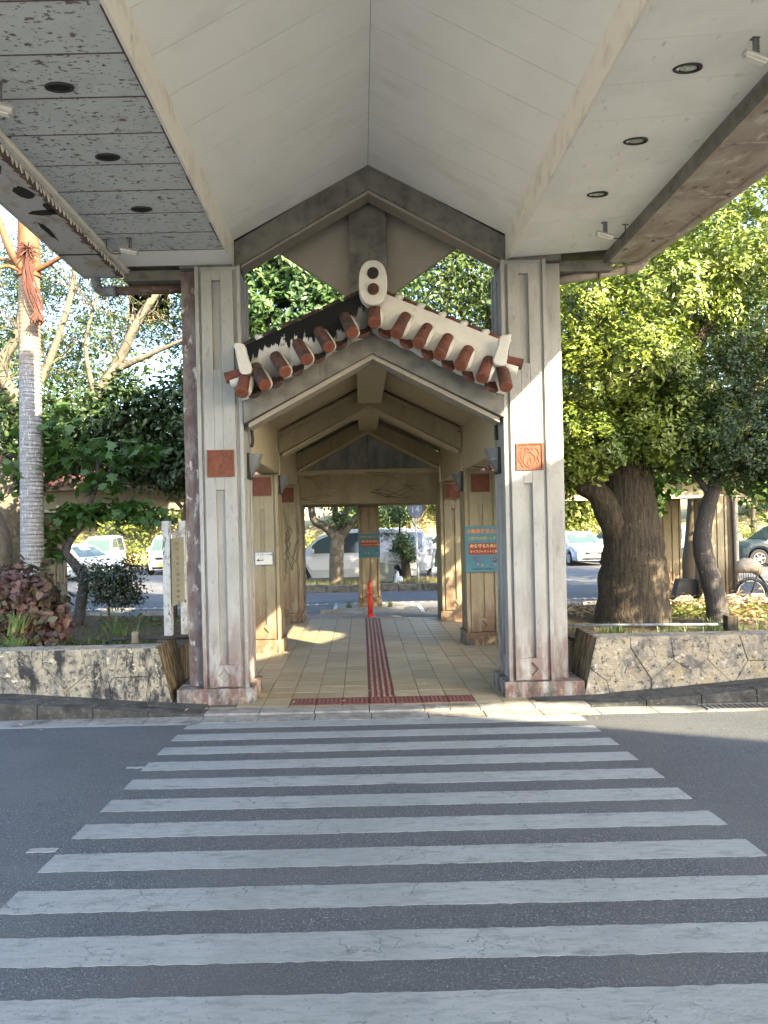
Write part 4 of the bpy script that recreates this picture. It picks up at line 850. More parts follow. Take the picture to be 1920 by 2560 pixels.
tb = MB().tube([(0, 15.02, 3.0), (0, 16.62, 4.02)], .06, 8); tb.disc((0, 15.02, 3.0), .06, (0, -1, -.1), .015, 8); rt = tb.mesh('roof_tile', 'terra')
x = -14.0
while x < 16:
    if x < -1.75 or x > 2.1:
        place('roof_tile', rt, cw, loc=(x + R.uniform(-.01, .01), 0, R.uniform(-.008, .008)))
    x += .26
MB().tube([(-24, 16.65, 4.05), (-1.75, 16.65, 4.05)], .11, 10).build('ridge_cap', 'plaster', cw, smooth=True)
MB().tube([(2.1, 16.65, 4.05), (24, 16.65, 4.05)], .11, 10).build('ridge_cap', 'plaster', cw, smooth=True)
MB().tube([(8.22, 15.38, 0), (8.22, 15.38, 2.5)], .05, 10).build('down_pipe', 'pale_pipe', cw, smooth=True)

# ================================================================== planter walls
def clip_cell(poly, a, b_):
    """keep the side of poly nearer to point a than to point b"""
    mx_, my_ = (a[0]+b_[0])/2, (a[1]+b_[1])/2; dx, dy = b_[0]-a[0], b_[1]-a[1]; out = []
    for i in range(len(poly)):
        p, q = poly[i], poly[(i+1) % len(poly)]
        sp = (p[0]-mx_)*dx + (p[1]-my_)*dy; sq = (q[0]-mx_)*dx + (q[1]-my_)*dy
        if sp <= 0: out.append(p)
        if (sp < 0) != (sq < 0):
            t = sp/(sp-sq); out.append((p[0]+(q[0]-p[0])*t, p[1]+(q[1]-p[1])*t))
    return out
def planter(sgn, xin, xout, label, mat, endmat):
    t = thing('planter_wall', label, 'planter wall', ((xin+xout)/2, 8.1, 0))
    y0, y1, H = 8.03, 8.32, .655
    xt = xin + sgn*.16     # battered end: top set back
    core = [(xin + sgn*.02, -.05), (xout, -.05), (xout, H-.03), (xt + sgn*.02, H-.03)]
    MB().prism(core, 'y', y0+.02, y1).build('wall_core', 'grout', t)
    rs = random.Random(31 + sgn); pts = []
    nx = int(abs(xout-xin)/.46)
    for j in range(2):
        for i in range(nx+1):
            pts.append((xin + sgn*(.12 + i*.46 + (.23 if j else 0) + rs.uniform(-.13, .13)), .16 + j*.32 + rs.uniform(-.07, .07)))
    face = [(xin, rise(xin)-.03), (xout, -.03), (xout, H), (xt, H)]
    for a in pts:
        poly = face[:] if sgn > 0 else face[::-1]
        for c in pts:
            if c is not a and abs(c[0]-a[0]) < 1.6 and poly: poly = clip_cell(poly, a, c)
        if len(poly) < 3: continue
        gx_ = sum(p[0] for p in poly)/len(poly); gz_ = sum(p[1] for p in poly)/len(poly)
        ins = [(gx_ + (p[0]-gx_)*(1-.0018/max(.05, abs(p[0]-gx_))) , gz_ + (p[1]-gz_)*(1-.0018/max(.05, abs(p[1]-gz_)))) for p in poly]
        MB().prism(ins, 'y', y0 - rs.uniform(0, .014), y0+.03).build('stone', mat, t, bevel=.009)
    # end face and coping
    e = MB(); z0 = -.03
    e.add([(xin, y0-.002, z0), (xt, y0-.002, H+.002), (xt + sgn*.03, y1+.55, H+.002), (xin + sgn*.03, y1+.55, z0), (xin + sgn*.022, y0-.002, z0), (xt + sgn*.022, y0-.002, H+.002), (xt + sgn*.25, y1+.55, H+.002), (xin + sgn*.25, y1+.55, z0)],
          [(0, 1, 2, 3), (4, 7, 6, 5), (0, 4, 5, 1), (1, 5, 6, 2), (2, 6, 7, 3), (3, 7, 4, 0)])
    e.build('end_slab', endmat, t, bevel=.004)
    c = MB(); a0, a1 = sorted((xt + sgn*.03, xout)); c.box(a0, a1, y0+.005, y1, H-.03, H+.004); c.build('coping', 'stone_r', t, bevel=.008)
    # low kerb along the back of the bed
    for i in range(9):
        xx = xin + sgn*(.3 + i*.85)
        MB().box(min(xx, xx+sgn*.83), max(xx, xx+sgn*.83), 12.5 + R.uniform(-.03, .03), 12.75, .1, .34 + R.uniform(-.02, .02)).build('back_kerb', 'stone_end' if sgn < 0 else 'stone_r', t, bevel=.015)
    return t
planter(-1, -2.21, -14, 'low planter wall left of the walkway, pale stone heavily blotched black', 'stone_l', 'stone_end')
planter(1, 2.50, 14, 'low planter wall right of the walkway, pinkish beige coral stone with few stains', 'stone_r', 'stone_end')
# planting beds
for sgn in (-1, 1):
    mb = MB(); xs = np.linspace(sgn*(2.35 if sgn < 0 else 2.65), sgn*14, 36); ysb = np.linspace(8.30, 15.1, 16)
    rs = np.random.RandomState(3+sgn)
    vs = [(x, yy, (.50 if yy < 12.5 else .10 if yy > 12.9 else .3) + rs.uniform(-.025, .025) - (.18 if (j == 0) else 0)*0) for x in xs for j, yy in enumerate(ysb)]
    mb.add(vs, [(16*i+j, 16*i+16+j, 16*i+17+j, 16*i+1+j) for i in range(35) for j in range(15)])
    mb.build('planting_soil', 'soil', kind='structure', smooth=True)
for sgn, xx in ((-1, -2.40), (1, 2.62)):
    MB().box(min(xx, xx+sgn*.16), max(xx, xx+sgn*.16), 8.9, 12.8, -.05, .47).build('bed_edge', 'stone_end', bpy.data.objects['planter_wall' if sgn < 0 else 'planter_wall.001'], bevel=.01)

# ================================================================== trees and plants
def tree(name, label, base, mat, build, crowns, group=None, cat='tree'):
    t = thing(name, label, cat, base, group)
    mb = MB(); build(mb); mb.build('trunk', mat, t, smooth=True)
    for i, (me) in enumerate(crowns): place('crown' , me, t)
    return t
rsw = random.Random(8)
# sunlight that reaches the third right-hand column passes through a gap in the crowns
def gap(p):
    t = (14.3 - p[:, 1])/1.1; X = p[:, 0] - t; Z = p[:, 2] - .85*t
    edge = .08*np.sin(p[:, 2]*37 + p[:, 0]*23)
    return ~((X > 1.50+edge) & (X < 2.2+edge) & (Z > -.1) & (Z < 1.75 + edge*4) & (np.sin(p[:, 0]*9)*np.sin(p[:, 2]*11 + 1) < .72))
# --- the big evergreen right of the walkway
def b1(mb):
    limb(mb, [(3.93, 10.3, .30), (3.95, 10.3, .48), (3.98, 10.3, 1.1), (3.99, 10.3, 1.6), (3.95, 10.3, 2.3), (3.95, 10.3, 3.1), (4.0, 10.3, 4.2)], .60, .24, 20, 5, .06)
    limb(mb, [(3.9, 10.25, 1.55), (3.62, 10.2, 2.1), (3.42, 10.2, 2.42), (3.0, 10.25, 2.60), (2.6, 10.3, 2.85)], .26, .07, 10, 5, .05)
    limb(mb, [(4.0, 10.3, 3.0), (4.5, 10.2, 3.9), (5.1, 10.3, 4.8), (5.6, 10.5, 6.0)], .20, .05, 8)
    limb(mb, [(3.95, 10.3, 3.2), (3.6, 10.2, 4.2), (3.5, 10.3, 5.2)], .17, .05, 8)
    twigs(mb, [(3.0, 10.2, 2.65), (4.6, 10.2, 4.0), (5.2, 10.3, 4.9), (3.5, 10.2, 4.6), (2.75, 10.2, 2.8)], 5, 1.2, .022, rsw)
B1 = [(3.35, 10.4, 5.0, .75, .9, .75, 184, 27, 0.129), (4.3, 10.2, 5.2, 1.1, 1.1, .9, 320, 27, 0.134), (5.4, 10.2, 5.9, 1.1, 1.2, 1.0, 344, 27, 0.134),
      (3.1, 10.2, 4.15, .55, .9, .55, 160, 27, 0.118), (3.9, 9.9, 4.25, .9, .9, .6, 232, 27, 0.129), (6.4, 10.4, 6.6, 1.1, 1.2, 1.2, 296, 27, 0.146),
      (3.15, 10.3, 3.3, .6, .9, .45, 160, 27, 0.118), (4.2, 10.1, 3.45, 1.0, .8, .5, 232, 27, 0.129), (6.2, 10.6, 5.0, 1.1, 1.1, .9, 256, 27, 0.134), (5.2, 10.7, 4.5, .9, .8, .7, 160, 27, 0.129),
      (2.65, 10.1, 4.7, .25, .6, .9, 56, 27, 0.118), (2.85, 10.5, 3.0, .4, .6, .35, 76, 27, 0.112), (3.0, 10.0, 2.85, .7, .4, .22, 104, 27, 0.101), (4.75, 10.0, 2.95, .7, .4, .3, 120, 27, 0.112)]
B1 += [(3.3, 9.75, 3.05, .6, .5, .35, 130, 26, .11), (4.3, 9.65, 3.15, .8, .4, .35, 170, 26, .11), (5.0, 9.9, 3.3, .6, .5, .45, 130, 26, .11), (3.0, 10.0, 2.75, .45, .4, .22, 80, 24, .10), (2.85, 10.2, 2.45, .30, .3, .14, 36, 20, .08)]
big = tree('evergreen_tree', 'big evergreen with a very thick dark trunk right beside the right pillar', (3.95, 10.3, .45), 'bark_dark', b1,
     [crown(B1, .082, .034, 'leaf_big', 5, 'rhomb', rosette=True, droop=-.3, up=.8, clip=gap)])
# --- the thin crooked tree
def b2(mb):
    limb(mb, [(5.02, 9.9, .35), (4.98, 9.9, .9), (4.82, 9.9, 1.5), (4.84, 9.9, 1.9), (4.95, 9.9, 2.3), (5.15, 9.9, 2.9), (5.35, 9.95, 3.6), (5.5, 10, 4.6)], .155, .06, 12, 6, .06)
    limb(mb, [(5.1, 9.9, 2.75), (5.5, 9.85, 3.2), (5.95, 9.8, 3.5)], .08, .02, 8); limb(mb, [(4.95, 9.9, 2.3), (4.6, 9.9, 2.8), (4.3, 9.9, 3.0)], .05, .02, 6)
    twigs(mb, [(5.2, 9.9, 2.9), (5.6, 9.85, 3.3), (4.5, 9.9, 2.9), (5.4, 9.9, 3.8)], 5, .9, .015, rsw)
B2 = [(5.3, 9.6, 3.15, 1.0, .7, .60, 520, 18, .10), (6.1, 9.7, 3.7, .8, .8, .8, 420, 18, .11), (4.9, 9.8, 3.9, .7, .6, .55, 300, 16, .11), (5.8, 9.6, 2.75, .55, .5, .30, 170, 16, .09), (4.75, 9.8, 2.85, .5, .5, .28, 150, 14, .09), (6.6, 9.9, 3.0, .6, .6, .5, 180, 16, .1), (5.6, 10, 4.6, .7, .7, .6, 260, 16, .12), (5.4, 9.7, 2.6, .9, .4, .18, 130, 14, .09), (6.4, 9.9, 2.6, .6, .4, .25, 90, 14, .09)]
tree('slender_tree', 'slender crooked tree with a grey trunk standing left of the parked bicycle', (5.02, 9.9, .45), 'bark_thin', b2,
     [crown(B2, .058, .026, 'leaf_dark', 6, 'rhomb', rosette=True, up=.7, clip=gap)])
# --- hanging heart-leaved sprays between the trunks
def b2b(mb):
    limb(mb, [(8.2, 12.1, .3), (8.0, 12.1, 1.8), (7.4, 12.1, 3.1), (6.2, 12, 3.3), (5.2, 12, 2.9)], .07, .015, 8)
    limb(mb, [(8.0, 12.1, 2.2), (7.6, 12, 2.8), (7.2, 12, 3.0)], .04, .012, 6); limb(mb, [(6.2, 12.1, 3.25), (5.0, 12.0, 3.3), (4.7, 12, 2.9)], .03, .01, 6)
B2b = [(5.0, 12, 2.45, .35, .3, .33, 14, 7, .12), (5.3, 12, 2.85, .8, .4, .3, 40, 7, .14), (7.0, 12, 2.65, .8, .4, .3, 44, 7, .14), (7.4, 12, 2.3, .35, .3, .3, 14, 6, .12), (6.1, 12, 3.2, 1.3, .5, .35, 70, 7, .15), (5.0, 12, 2.1, .14, .2, .2, 5, 5, .08)]
tree('heart_leaf_tree', 'small tree with large drooping heart-shaped leaves behind the slender trunk', (8.2, 12.1, .3), 'bark_twig', b2b,
     [crown(B2b, .15, .13, 'leaf_maple', 9, 'oval', droop=2.2, up=.1)])
# --- tree filling the right-hand opening above the gable (sky showing through) and far right behind
def b3(mb):
    limb(mb, [(4.3, 16.9+2, 0), (4.2, 18.9, 3), (3.9, 18.8, 6), (3.2, 18.6, 8.2)], .28, .10, 12)
    limb(mb, [(4.1, 18.8, 4.4), (3.0, 18.6, 6.0), (2.0, 18.4, 6.7), (1.1, 18.4, 7.3)], .13, .04, 8); limb(mb, [(4.0, 18.8, 5.0), (5.2, 18.6, 7), (6.0, 18.6, 8.4)], .13, .04, 8)
    limb(mb, [(3.9, 18.8, 5.9), (2.8, 18.4, 7.4), (2.2, 18.2, 8.6)], .10, .03, 8)
    twigs(mb, [(3.0, 18.6, 6), (2.2, 18.4, 7.4), (3.3, 18.6, 8), (1.6, 18.4, 7)], 7, 1.8, .03, rsw)
B3 = [(2.3, 18.2, 8.2, 1.7, 1.2, 1.5, 520, 12, .30), (3.6, 18.4, 8.6, 1.5, 1.3, 1.7, 420, 12, .30), (1.4, 18.2, 6.9, 1.0, .9, .8, 170, 12, .26), (3.2, 18.2, 6.5, 1.2, .9, .7, 110, 12, .26), (5.2, 18.6, 8.4, 1.5, 1.3, 1.5, 320, 12, .3), (2.6, 18.2, 9.9, 2.2, 1.2, .9, 300, 12, .3), (-.3, 17.8, 9.0, 2.0, 1.5, 1.3, 420, 12, .3)]
tree('broadleaf_tree', 'dark leafy tree with sky showing through, in the right opening above the tiled gable', (4.3, 18.9, 0), 'bark_twig', b3,
     [crown(B3, .135, .065, 'leaf_far', 14, 'rhomb')])
# --- umbrella-leaved tree in the left opening above the gable
def b4(mb):
    limb(mb, [(-3.0, 13.6, .3), (-3.0, 13.6, 2.4), (-2.6, 13.6, 4.2), (-2.0, 13.6, 6.0)], .16, .06, 10)
    limb(mb, [(-2.6, 13.6, 4.2), (-1.5, 13.4, 5.1), (-.6, 13.3, 5.6), (.1, 13.2, 6.0)], .07, .02, 6); limb(mb, [(-2.2, 13.6, 5.4), (-1.2, 13.5, 6.6), (-.6, 13.4, 7.2)], .06, .02, 6)
    twigs(mb, [(-1.5, 13.4, 5.1), (-1, 13.4, 5.6), (-1.2, 13.5, 6.5)], 6, 1.0, .014, rsw)
B4 = [(-1.3, 13.3, 6.0, 1.2, .8, 1.0, 430, 8, .15), (-.4, 13.4, 5.9, .9, .7, .8, 230, 8, .15), (-2.2, 13.4, 6.6, 1.1, .8, 1.1, 330, 8, .16), (-1.0, 13.5, 7.1, 1.2, .8, .8, 300, 8, .16), (-2.3, 13.3, 5.2, .8, .7, .8, 230, 8, .15), (-1.2, 13.2, 5.2, .8, .5, .5, 150, 8, .14), (.4, 13.6, 6.6, .8, .6, .6, 120, 8, .15)]
tree('umbrella_leaf_tree', 'bright green tree with whorls of drooping leaves, left above the tiled gable', (-3.0, 13.6, .3), 'bark_twig', b4,
     [crown(B4, .165, .07, 'leaf_umb', 15, 'oval', rosette=True, droop=1.0, up=.8)])
# --- feathery spreading tree behind the palm
def b5(mb):
    limb(mb, [(-6.6, 13.2, .3), (-6.75, 13.3, 1.6), (-6.75, 13.5, 2.9), (-6.55, 13.5, 3.4)], .42, .26, 14)
    limb(mb, [(-6.7, 13.5, 3.0), (-6.0, 13.5, 3.75), (-5.1, 13.5, 4.6), (-4.6, 13.5, 5.3), (-4.2, 13.4, 6.0), (-3.6, 13.4, 6.9), (-3.2, 13.4, 7.9)], .14, .05, 10)
    limb(mb, [(-6.6, 13.5, 3.2), (-6.55, 13.6, 4.3), (-6.95, 13.6, 5.2), (-6.6, 13.6, 5.9), (-6.5, 13.7, 7.2)], .17, .05, 10)
    limb(mb, [(-6.6, 13.5, 4.2), (-6.0, 13.5, 5.2), (-5.5, 13.5, 6.6), (-5.4, 13.5, 7.6)], .10, .03, 8)
    limb(mb, [(-4.7, 13.5, 5.1), (-3.8, 13.3, 5.4), (-3.0, 13.2, 5.7)], .07, .02, 7); limb(mb, [(-5.1, 13.5, 4.6), (-5.2, 13.4, 5.6), (-4.9, 13.4, 6.7)], .06, .02, 7)
    limb(mb, [(-7.0, 13.3, 2.6), (-7.6, 13.2, 3.6), (-8.0, 13.2, 5.2)], .15, .05, 8); limb(mb, [(-6.9, 13.5, 5.1), (-7.5, 13.4, 6), (-7.8, 13.4, 7)], .07, .02, 7)
    twigs(mb, [(-6, 13.5, 5.2), (-5.4, 13.5, 6.6), (-3.6, 13.4, 6.9), (-4.2, 13.4, 6), (-4.6, 13.5, 5.3), (-5, 13.4, 6.2), (-6.6, 13.6, 5.9), (-6.5, 13.6, 6.9), (-3.3, 13.3, 5.6), (-7.5, 13.4, 6.0), (-6.8, 13.6, 5)], 8, 1.6, .011, rsw)
B5 = [(-5.6, 14.3, 7.4, 1.8, .9, .9, 430, 14, .20), (-4.0, 14.3, 7.3, 1.3, .9, .9, 360, 14, .20), (-7.2, 14.3, 6.8, 1.2, .9, 1.0, 320, 14, .20), (-3.5, 14.2, 6.0, .9, .7, .6, 230, 14, .17), (-5.0, 14.2, 6.1, .9, .7, .5, 150, 14, .17), (-6.3, 14.2, 5.6, .8, .7, .5, 120, 14, .17), (-7.6, 14.2, 5.0, .8, .7, .9, 190, 14, .18), (-3.0, 14.2, 5.0, .8, .7, .6, 170, 14, .16), (-5.2, 14.2, 5.1, .9, .6, .35, 90, 14, .15), (-3.2, 14.2, 8.1, 1.2, .8, .8, 300, 14, .2)]
tree('feathery_tree', 'spreading tree with bare pale forking limbs and fine feathery leaves behind the palm', (-6.6, 13.2, .3), 'bark_pale', b5,
     [crown(B5, .115, .028, 'leaf_fine', 16, 'rhomb', up=.3, outward=.3, droop=.4)])
# --- dark glossy undergrowth trees in front of the tiled roof on the left
def b6(mb):
    limb(mb, [(-3.2, 12.9, .3), (-3.3, 12.9, 1.8), (-3.1, 12.9, 3.2), (-3.0, 12.8, 4.2)], .07, .03, 8)
    limb(mb, [(-3.3, 12.9, 2.4), (-4.0, 12.8, 3.2), (-4.8, 12.8, 3.6)], .04, .015, 6); twigs(mb, [(-3.3, 12.9, 3.2), (-4.2, 12.8, 3.3)], 6, 1.0, .012, rsw)
B6 = [(-3.1, 12.8, 4.1, .9, .6, .8, 330, 9, .17), (-4.2, 12.8, 4.1, 1.0, .6, .6, 280, 9, .17), (-3.0, 12.6, 3.1, .7, .5, .5, 240, 9, .15), (-4.0, 12.7, 3.25, .9, .5, .45, 240, 9, .15), (-5.3, 12.9, 4.1, .9, .6, .5, 200, 9, .17), (-6.6, 12.9, 4.0, .8, .6, .6, 130, 9, .18), (-5.2, 12.8, 3.3, .8, .5, .3, 120, 9, .15)]
tree('shade_tree', 'dark broad-leaved tree hiding the tiled roof left of the left pillar', (-3.2, 12.9, .3), 'bark_twig', b6,
     [crown(B6, .12, .065, 'leaf_dark', 18, 'oval', droop=.9, up=.8)])
# --- small crooked tree with lobed leaves
def b7(mb):
    limb(mb, [(-4.62, 11.2, .42), (-4.56, 11.2, .62), (-4.50, 11.2, .95), (-4.47, 11.2, 1.25), (-4.62, 11.2, 1.50), (-4.74, 11.2, 1.68), (-4.66, 11.2, 1.88), (-4.50, 11.2, 2.08), (-4.38, 11.2, 2.35), (-4.22, 11.2, 2.8), (-4.20, 11.2, 3.2)], .10, .03, 10, 5, .07)
    limb(mb, [(-4.45, 11.2, 2.15), (-4.0, 11.15, 2.35), (-3.5, 11.1, 2.3), (-3.2, 11.1, 2.2)], .025, .008, 6); limb(mb, [(-4.5, 11.2, 2.1), (-4.8, 11.1, 2.2), (-5.0, 11.1, 2.1)], .025, .008, 6)
    limb(mb, [(-4.7, 11.2, 1.7), (-4.95, 11.1, 1.75), (-5.1, 11.1, 1.6)], .02, .006, 6); limb(mb, [(-4.2, 11.2, 2.8), (-3.8, 11.1, 3.1), (-3.5, 11.1, 3.3)], .02, .006, 6); limb(mb, [(-4.2, 11.2, 2.9), (-4.6, 11.1, 3.2)], .02, .006, 6)
B7 = [(-4.5, 11.1, 2.25, .5, .35, .14, 34, 7, .09), (-3.8, 11.1, 2.32, .45, .3, .13, 26, 7, .09), (-3.3, 11.1, 2.2, .22, .25, .16, 12, 6, .09), (-4.95, 11.1, 2.0, .2, .3, .25, 12, 6, .09), (-5.0, 11.1, 1.65, .18, .3, .14, 9, 6, .08),
      (-4.1, 11.1, 3.2, .6, .4, .25, 26, 6, .1), (-3.5, 11.1, 3.25, .35, .3, .2, 12, 6, .09), (-4.75, 11.1, 3.1, .3, .3, .3, 24, 6, .1), (-4.2, 11.1, 2.75, .5, .3, .14, 12, 6, .09), (-5.2, 11.0, 3.0, .25, .3, .5, 16, 6, .1), (-4.9, 11.1, 3.6, .5, .4, .3, 14, 6, .1)]
tree('lobed_leaf_tree', 'small crooked tree with large lobed leaves right of the palm trunk', (-4.6, 11.2, .45), 'bark_thin', b7,
     [crown(B7, .165, .165, 'leaf_maple', 21, 'lobed', droop=1.1, up=1.0, outward=.3)])
# --- the palm
pl = thing('palm_tree', 'tall palm with a pale ringed trunk and orange crownshaft at the left edge', 'palm', (-5.08, 10.8, .45))
pts = []; rr = []
z = .40
while z < 5.95:
    f = (z-.4)/5.55; r0 = .175 - .02*f + (.05*(1-min(1, f*9)))
    pts += [(-5.10 + .06*f, 10.8, z), (-5.10 + .06*f, 10.8, z+.03), (-5.10 + .06*f, 10.8, z+.034)]; rr += [r0*1.0, r0*.99, r0*1.012]; z += .062
MB().tube(pts, rr, 18).build('trunk', 'palm', pl, smooth=True)
MB().tube(curve([(-5.04, 10.8, 5.93), (-5.04, 10.8, 6.0), (-5.04, 10.8, 6.5), (-5.04, 10.8, 7.3), (-5.04, 10.8, 8.2)], 4), [.165, .17, .18, .18, .178, .175, .17, .165, .16, .155, .15, .145, .14, .13, .12, .1, .08], 14).build('crownshaft', 'palm_shaft', pl, smooth=True)
for (pp, r0) in (([(-5.06, 10.7, 6.0), (-5.25, 10.6, 6.35), (-5.42, 10.5, 7.0), (-5.6, 10.4, 8.0)], .075), ([(-4.95, 10.75, 6.02), (-4.7, 10.7, 6.10), (-4.4, 10.6, 6.22), (-4.1, 10.5, 6.4)], .045), ([(-5.1, 10.7, 6.0), (-5.3, 10.6, 6.05), (-5.6, 10.5, 5.9)], .04), ([(-5.1, 10.75, 6.02), (-5.4, 10.7, 6.2), (-5.8, 10.6, 6.1)], .035)):
    limb(MB(), pp, r0, r0*.4, 8, 5).build('frond_base', 'palm_shaft', pl, smooth=True)
st = MB(); rs = random.Random(2)
for q in range(26):
    p0 = Vector((-4.88 + rs.uniform(-.04, .04), 10.60, 6.05 + rs.uniform(-.1, .25))); a = rs.uniform(-1, 1)
    st.tube(curve([p0, p0 + Vector((-.06 + .04*a, -.05, -.1)), p0 + Vector((-.02 + .07*a, -.08, -.4)), p0 + Vector((.10 + .06*a, -.06, -.66 - rs.uniform(0, .12)))], 3), .009, 4, cap=False)
st.tube(curve([(-4.92, 10.6, 6.3), (-4.98, 10.58, 6.1), (-4.99, 10.56, 5.8), (-4.86, 10.56, 5.5), (-4.80, 10.56, 5.3)], 4), [.03]*17, 6)
for q in range(60):
    p0 = Vector((-4.96, 10.6, 6.28)); d = Vector((rs.uniform(-1, 1), rs.uniform(-.6, .2), rs.uniform(-.5, .9))).normalized()
    st.tube([p0, p0 + d*.1, p0 + d*.17 + Vector((0, 0, -.04))], .006, 4, cap=False)
for q in range(40):
    p0 = Vector((-4.81, 10.55, 5.36)); d = Vector((rs.uniform(-.6, .6), rs.uniform(-.6, .3), -1)).normalized()
    st.tube([p0, p0 + d*.12, p0 + d*rs.uniform(.15, .24)], .012, 4, cap=False)
st.build('flower_stalk', 'palm_stalk', pl)
# fan of dry seed strings hanging beyond the left pillar
ss = thing('palm_seed_cluster', 'bunch of orange dry palm strings hanging left of the left pillar top', 'palm fruit stalk', (-4.1, 14.0, 7.5))
V, T, n = [], [], 0
for q in range(420):
    a = rs.uniform(-1, 1); x0 = -4.15 + a*.22; L0 = rs.uniform(.8, 1.35)
    p = [(x0, 14 + rs.uniform(-.15, .15), 7.45), (x0 + a*.12, 14, 7.0), (x0 + a*.2 + rs.uniform(-.03, .03), 14, 7.45 - L0)]
    for k in range(3): V += [(p[k][0]-.007, p[k][1], p[k][2]), (p[k][0]+.007, p[k][1], p[k][2])]
    T += [(n, n+1, n+3), (n, n+3, n+2), (n+2, n+3, n+5), (n+2, n+5, n+4)]; n += 6
place('seed_strings', np_mesh('seed_strings', np.array(V), np.array(T), 'straw'), ss)
MB().tube([(-4.15, 14, 7.4), (-4.2, 14, 9.0), (-4.6, 14.1, 10.5)], [.05, .07, .12], 8).build('stalk', 'palm_stalk', ss)
# pale trunk cut by the left edge
def b8(mb): limb(mb, [(-6.25, 11.6, .35), (-6.15, 11.6, 1.0), (-6.1, 11.6, 1.8), (-6.35, 11.6, 2.6), (-6.7, 11.6, 3.6), (-7.1, 11.6, 4.8)], .34, .18, 14)
tree('pale_trunk_tree', 'tree with a thick pale cracked trunk cut by the left edge', (-6.25, 11.6, .4), 'bark_pale', b8,
     [crown([(-6.7, 11.5, 2.75, .45, .5, .4, 36, 9, .15), (-7.4, 11.4, 5.4, 1.2, 1, 1, 160, 10, .2)], .14, .09, 'leaf_umb', 41, 'oval', droop=1.0)])
# --- shrubs in the left bed
def shrub(name, label, base, stems, blobs, L, Wd, mat, seed, shape, bark='bark_twig', cat='shrub', **k):
    t = thing(name, label, cat, base); mb = MB()
    for s_ in stems: limb(mb, s_[0], s_[1], s_[1]*.4, 6, 4)
    mb.build('stem', bark, t, smooth=True)
    place('foliage', crown(blobs, L, Wd, mat, seed, shape, **k), t); return t
shrub('dark_shrub', 'round dark small-leaved shrub between the crooked tree and the white sign post', (-3.93, 10.8, .45),
      [([(-3.93, 10.8, .42), (-3.92, 10.8, .9), (-3.85, 10.8, 1.25)], .022), ([(-3.92, 10.8, .85), (-3.6, 10.75, 1.15)], .014), ([(-3.92, 10.8, .9), (-4.2, 10.8, 1.3)], .014)],
      [(-4.0, 10.75, 1.33, .36, .3, .26, 120, 12, .07), (-3.66, 10.7, 1.36, .33, .3, .22, 100, 12, .07), (-3.62, 10.7, 1.02, .28, .25, .20, 80, 12, .065), (-4.05, 10.75, 1.02, .22, .25, .16, 36, 12, .06), (-3.85, 10.7, 1.18, .35, .3, .2, 90, 12, .07)], .055, .026, 'leaf_bush', 51, 'rhomb', up=.6)
shrub('copper_leaf_shrub', 'mounded shrub with purple and green copper leaves at the left edge', (-4.45, 9.0, .5),
      [([(-4.45, 9.0, .45), (-4.4, 8.9, 1.0), (-4.3, 8.85, 1.4)], .02), ([(-4.6, 9.1, .45), (-4.8, 9, 1.2)], .02), ([(-4.2, 9, .45), (-4.0, 8.95, 1.0)], .015)],
      [(-4.75, 9.1, 1.15, .45, .4, .42, 90, 9, .10), (-4.35, 9.0, 1.15, .38, .35, .40, 90, 9, .10), (-4.10, 8.95, .95, .26, .3, .34, 60, 9, .09), (-5.2, 9.2, 1.2, .4, .4, .4, 50, 9, .1), (-3.98, 8.8, .68, .14, .2, .12, 12, 8, .08)], .115, .085, 'leaf_purple', 52, 'oval', droop=1.2, up=.6)
def tuft(name, label, x, y, z, n, h, wd, mat, seed, spread=.1):
    rs = np.random.RandomState(seed); V, T = [], []; c = 0
    for i in range(n):
        th = rs.uniform(0, 2*np.pi); l = h*rs.uniform(.6, 1.15); out = rs.uniform(.25, .8)*l; b0 = np.array([x + rs.normal(0, spread*.4), y + rs.normal(0, spread*.4), z - .03])
        dr = np.array([np.cos(th), np.sin(th), 0]); sd = np.array([-np.sin(th), np.cos(th), 0]); K = 5
        for k in range(K+1):
            f = k/K; p = b0 + dr*out*f + np.array([0, 0, 1])*l*(f*1.5 - f*f*.95); ww = wd*(1-f*.9)*.5
            V += [p - sd*ww, p + sd*ww]
        for k in range(K): a = c + 2*k; T += [(a, a+1, a+3), (a, a+3, a+2)]
        c += 2*(K+1)
    return tag(place(name, np_mesh(name, np.array(V), np.array(T), mat)), label, 'plant')
tuft('spider_plant', 'striped spider plant, upper clump in front of the copper shrub', -4.28, 8.62, .78, 90, .46, .024, 'ribbon', 1)
tuft('spider_plant', 'striped spider plant, lower clump on the planter edge below the upper one', -4.22, 8.5, .52, 90, .44, .022, 'ribbon', 2)
tuft('lily_clump', 'short strap-leaved clump just right of the spider plants', -3.85, 8.7, .5, 26, .34, .03, 'ribbon', 3)
tuft('sapling', 'thin willowy sapling with narrow leaves in front of the dark shrub', -3.45, 9.9, .5, 34, .55, .018, 'grass', 4, .22)
tuft('weed_tuft', 'small green weed tuft near the white sign post foot', -2.95, 8.9, .5, 18, .25, .015, 'grass', 5)
tuft('weed_tuft', 'small weed tuft left of the centre column foot at the far kerb', -.35, 17.2, 0, 26, .3, .014, 'grass', 6)
tuft('weed_tuft', 'small weed tuft right of the centre column foot at the far kerb', .65, 17.2, 0, 30, .3, .014, 'grass', 7)
o = place('ground_cover', crown([(-4.0, 8.9, .50, .9, .45, .07, 120, 9, .07), (-3.1, 9.2, .49, .6, .5, .04, 50, 8, .06), (-5.0, 9.6, .5, 1.2, .6, .06, 90, 9, .08), (-3.4, 11.3, .5, 1.2, .6, .06, 60, 8, .08)], .06, .035, 'leaf_far', 61, 'oval', name='ground_cover', up=1.2)); o['kind'] = 'stuff'
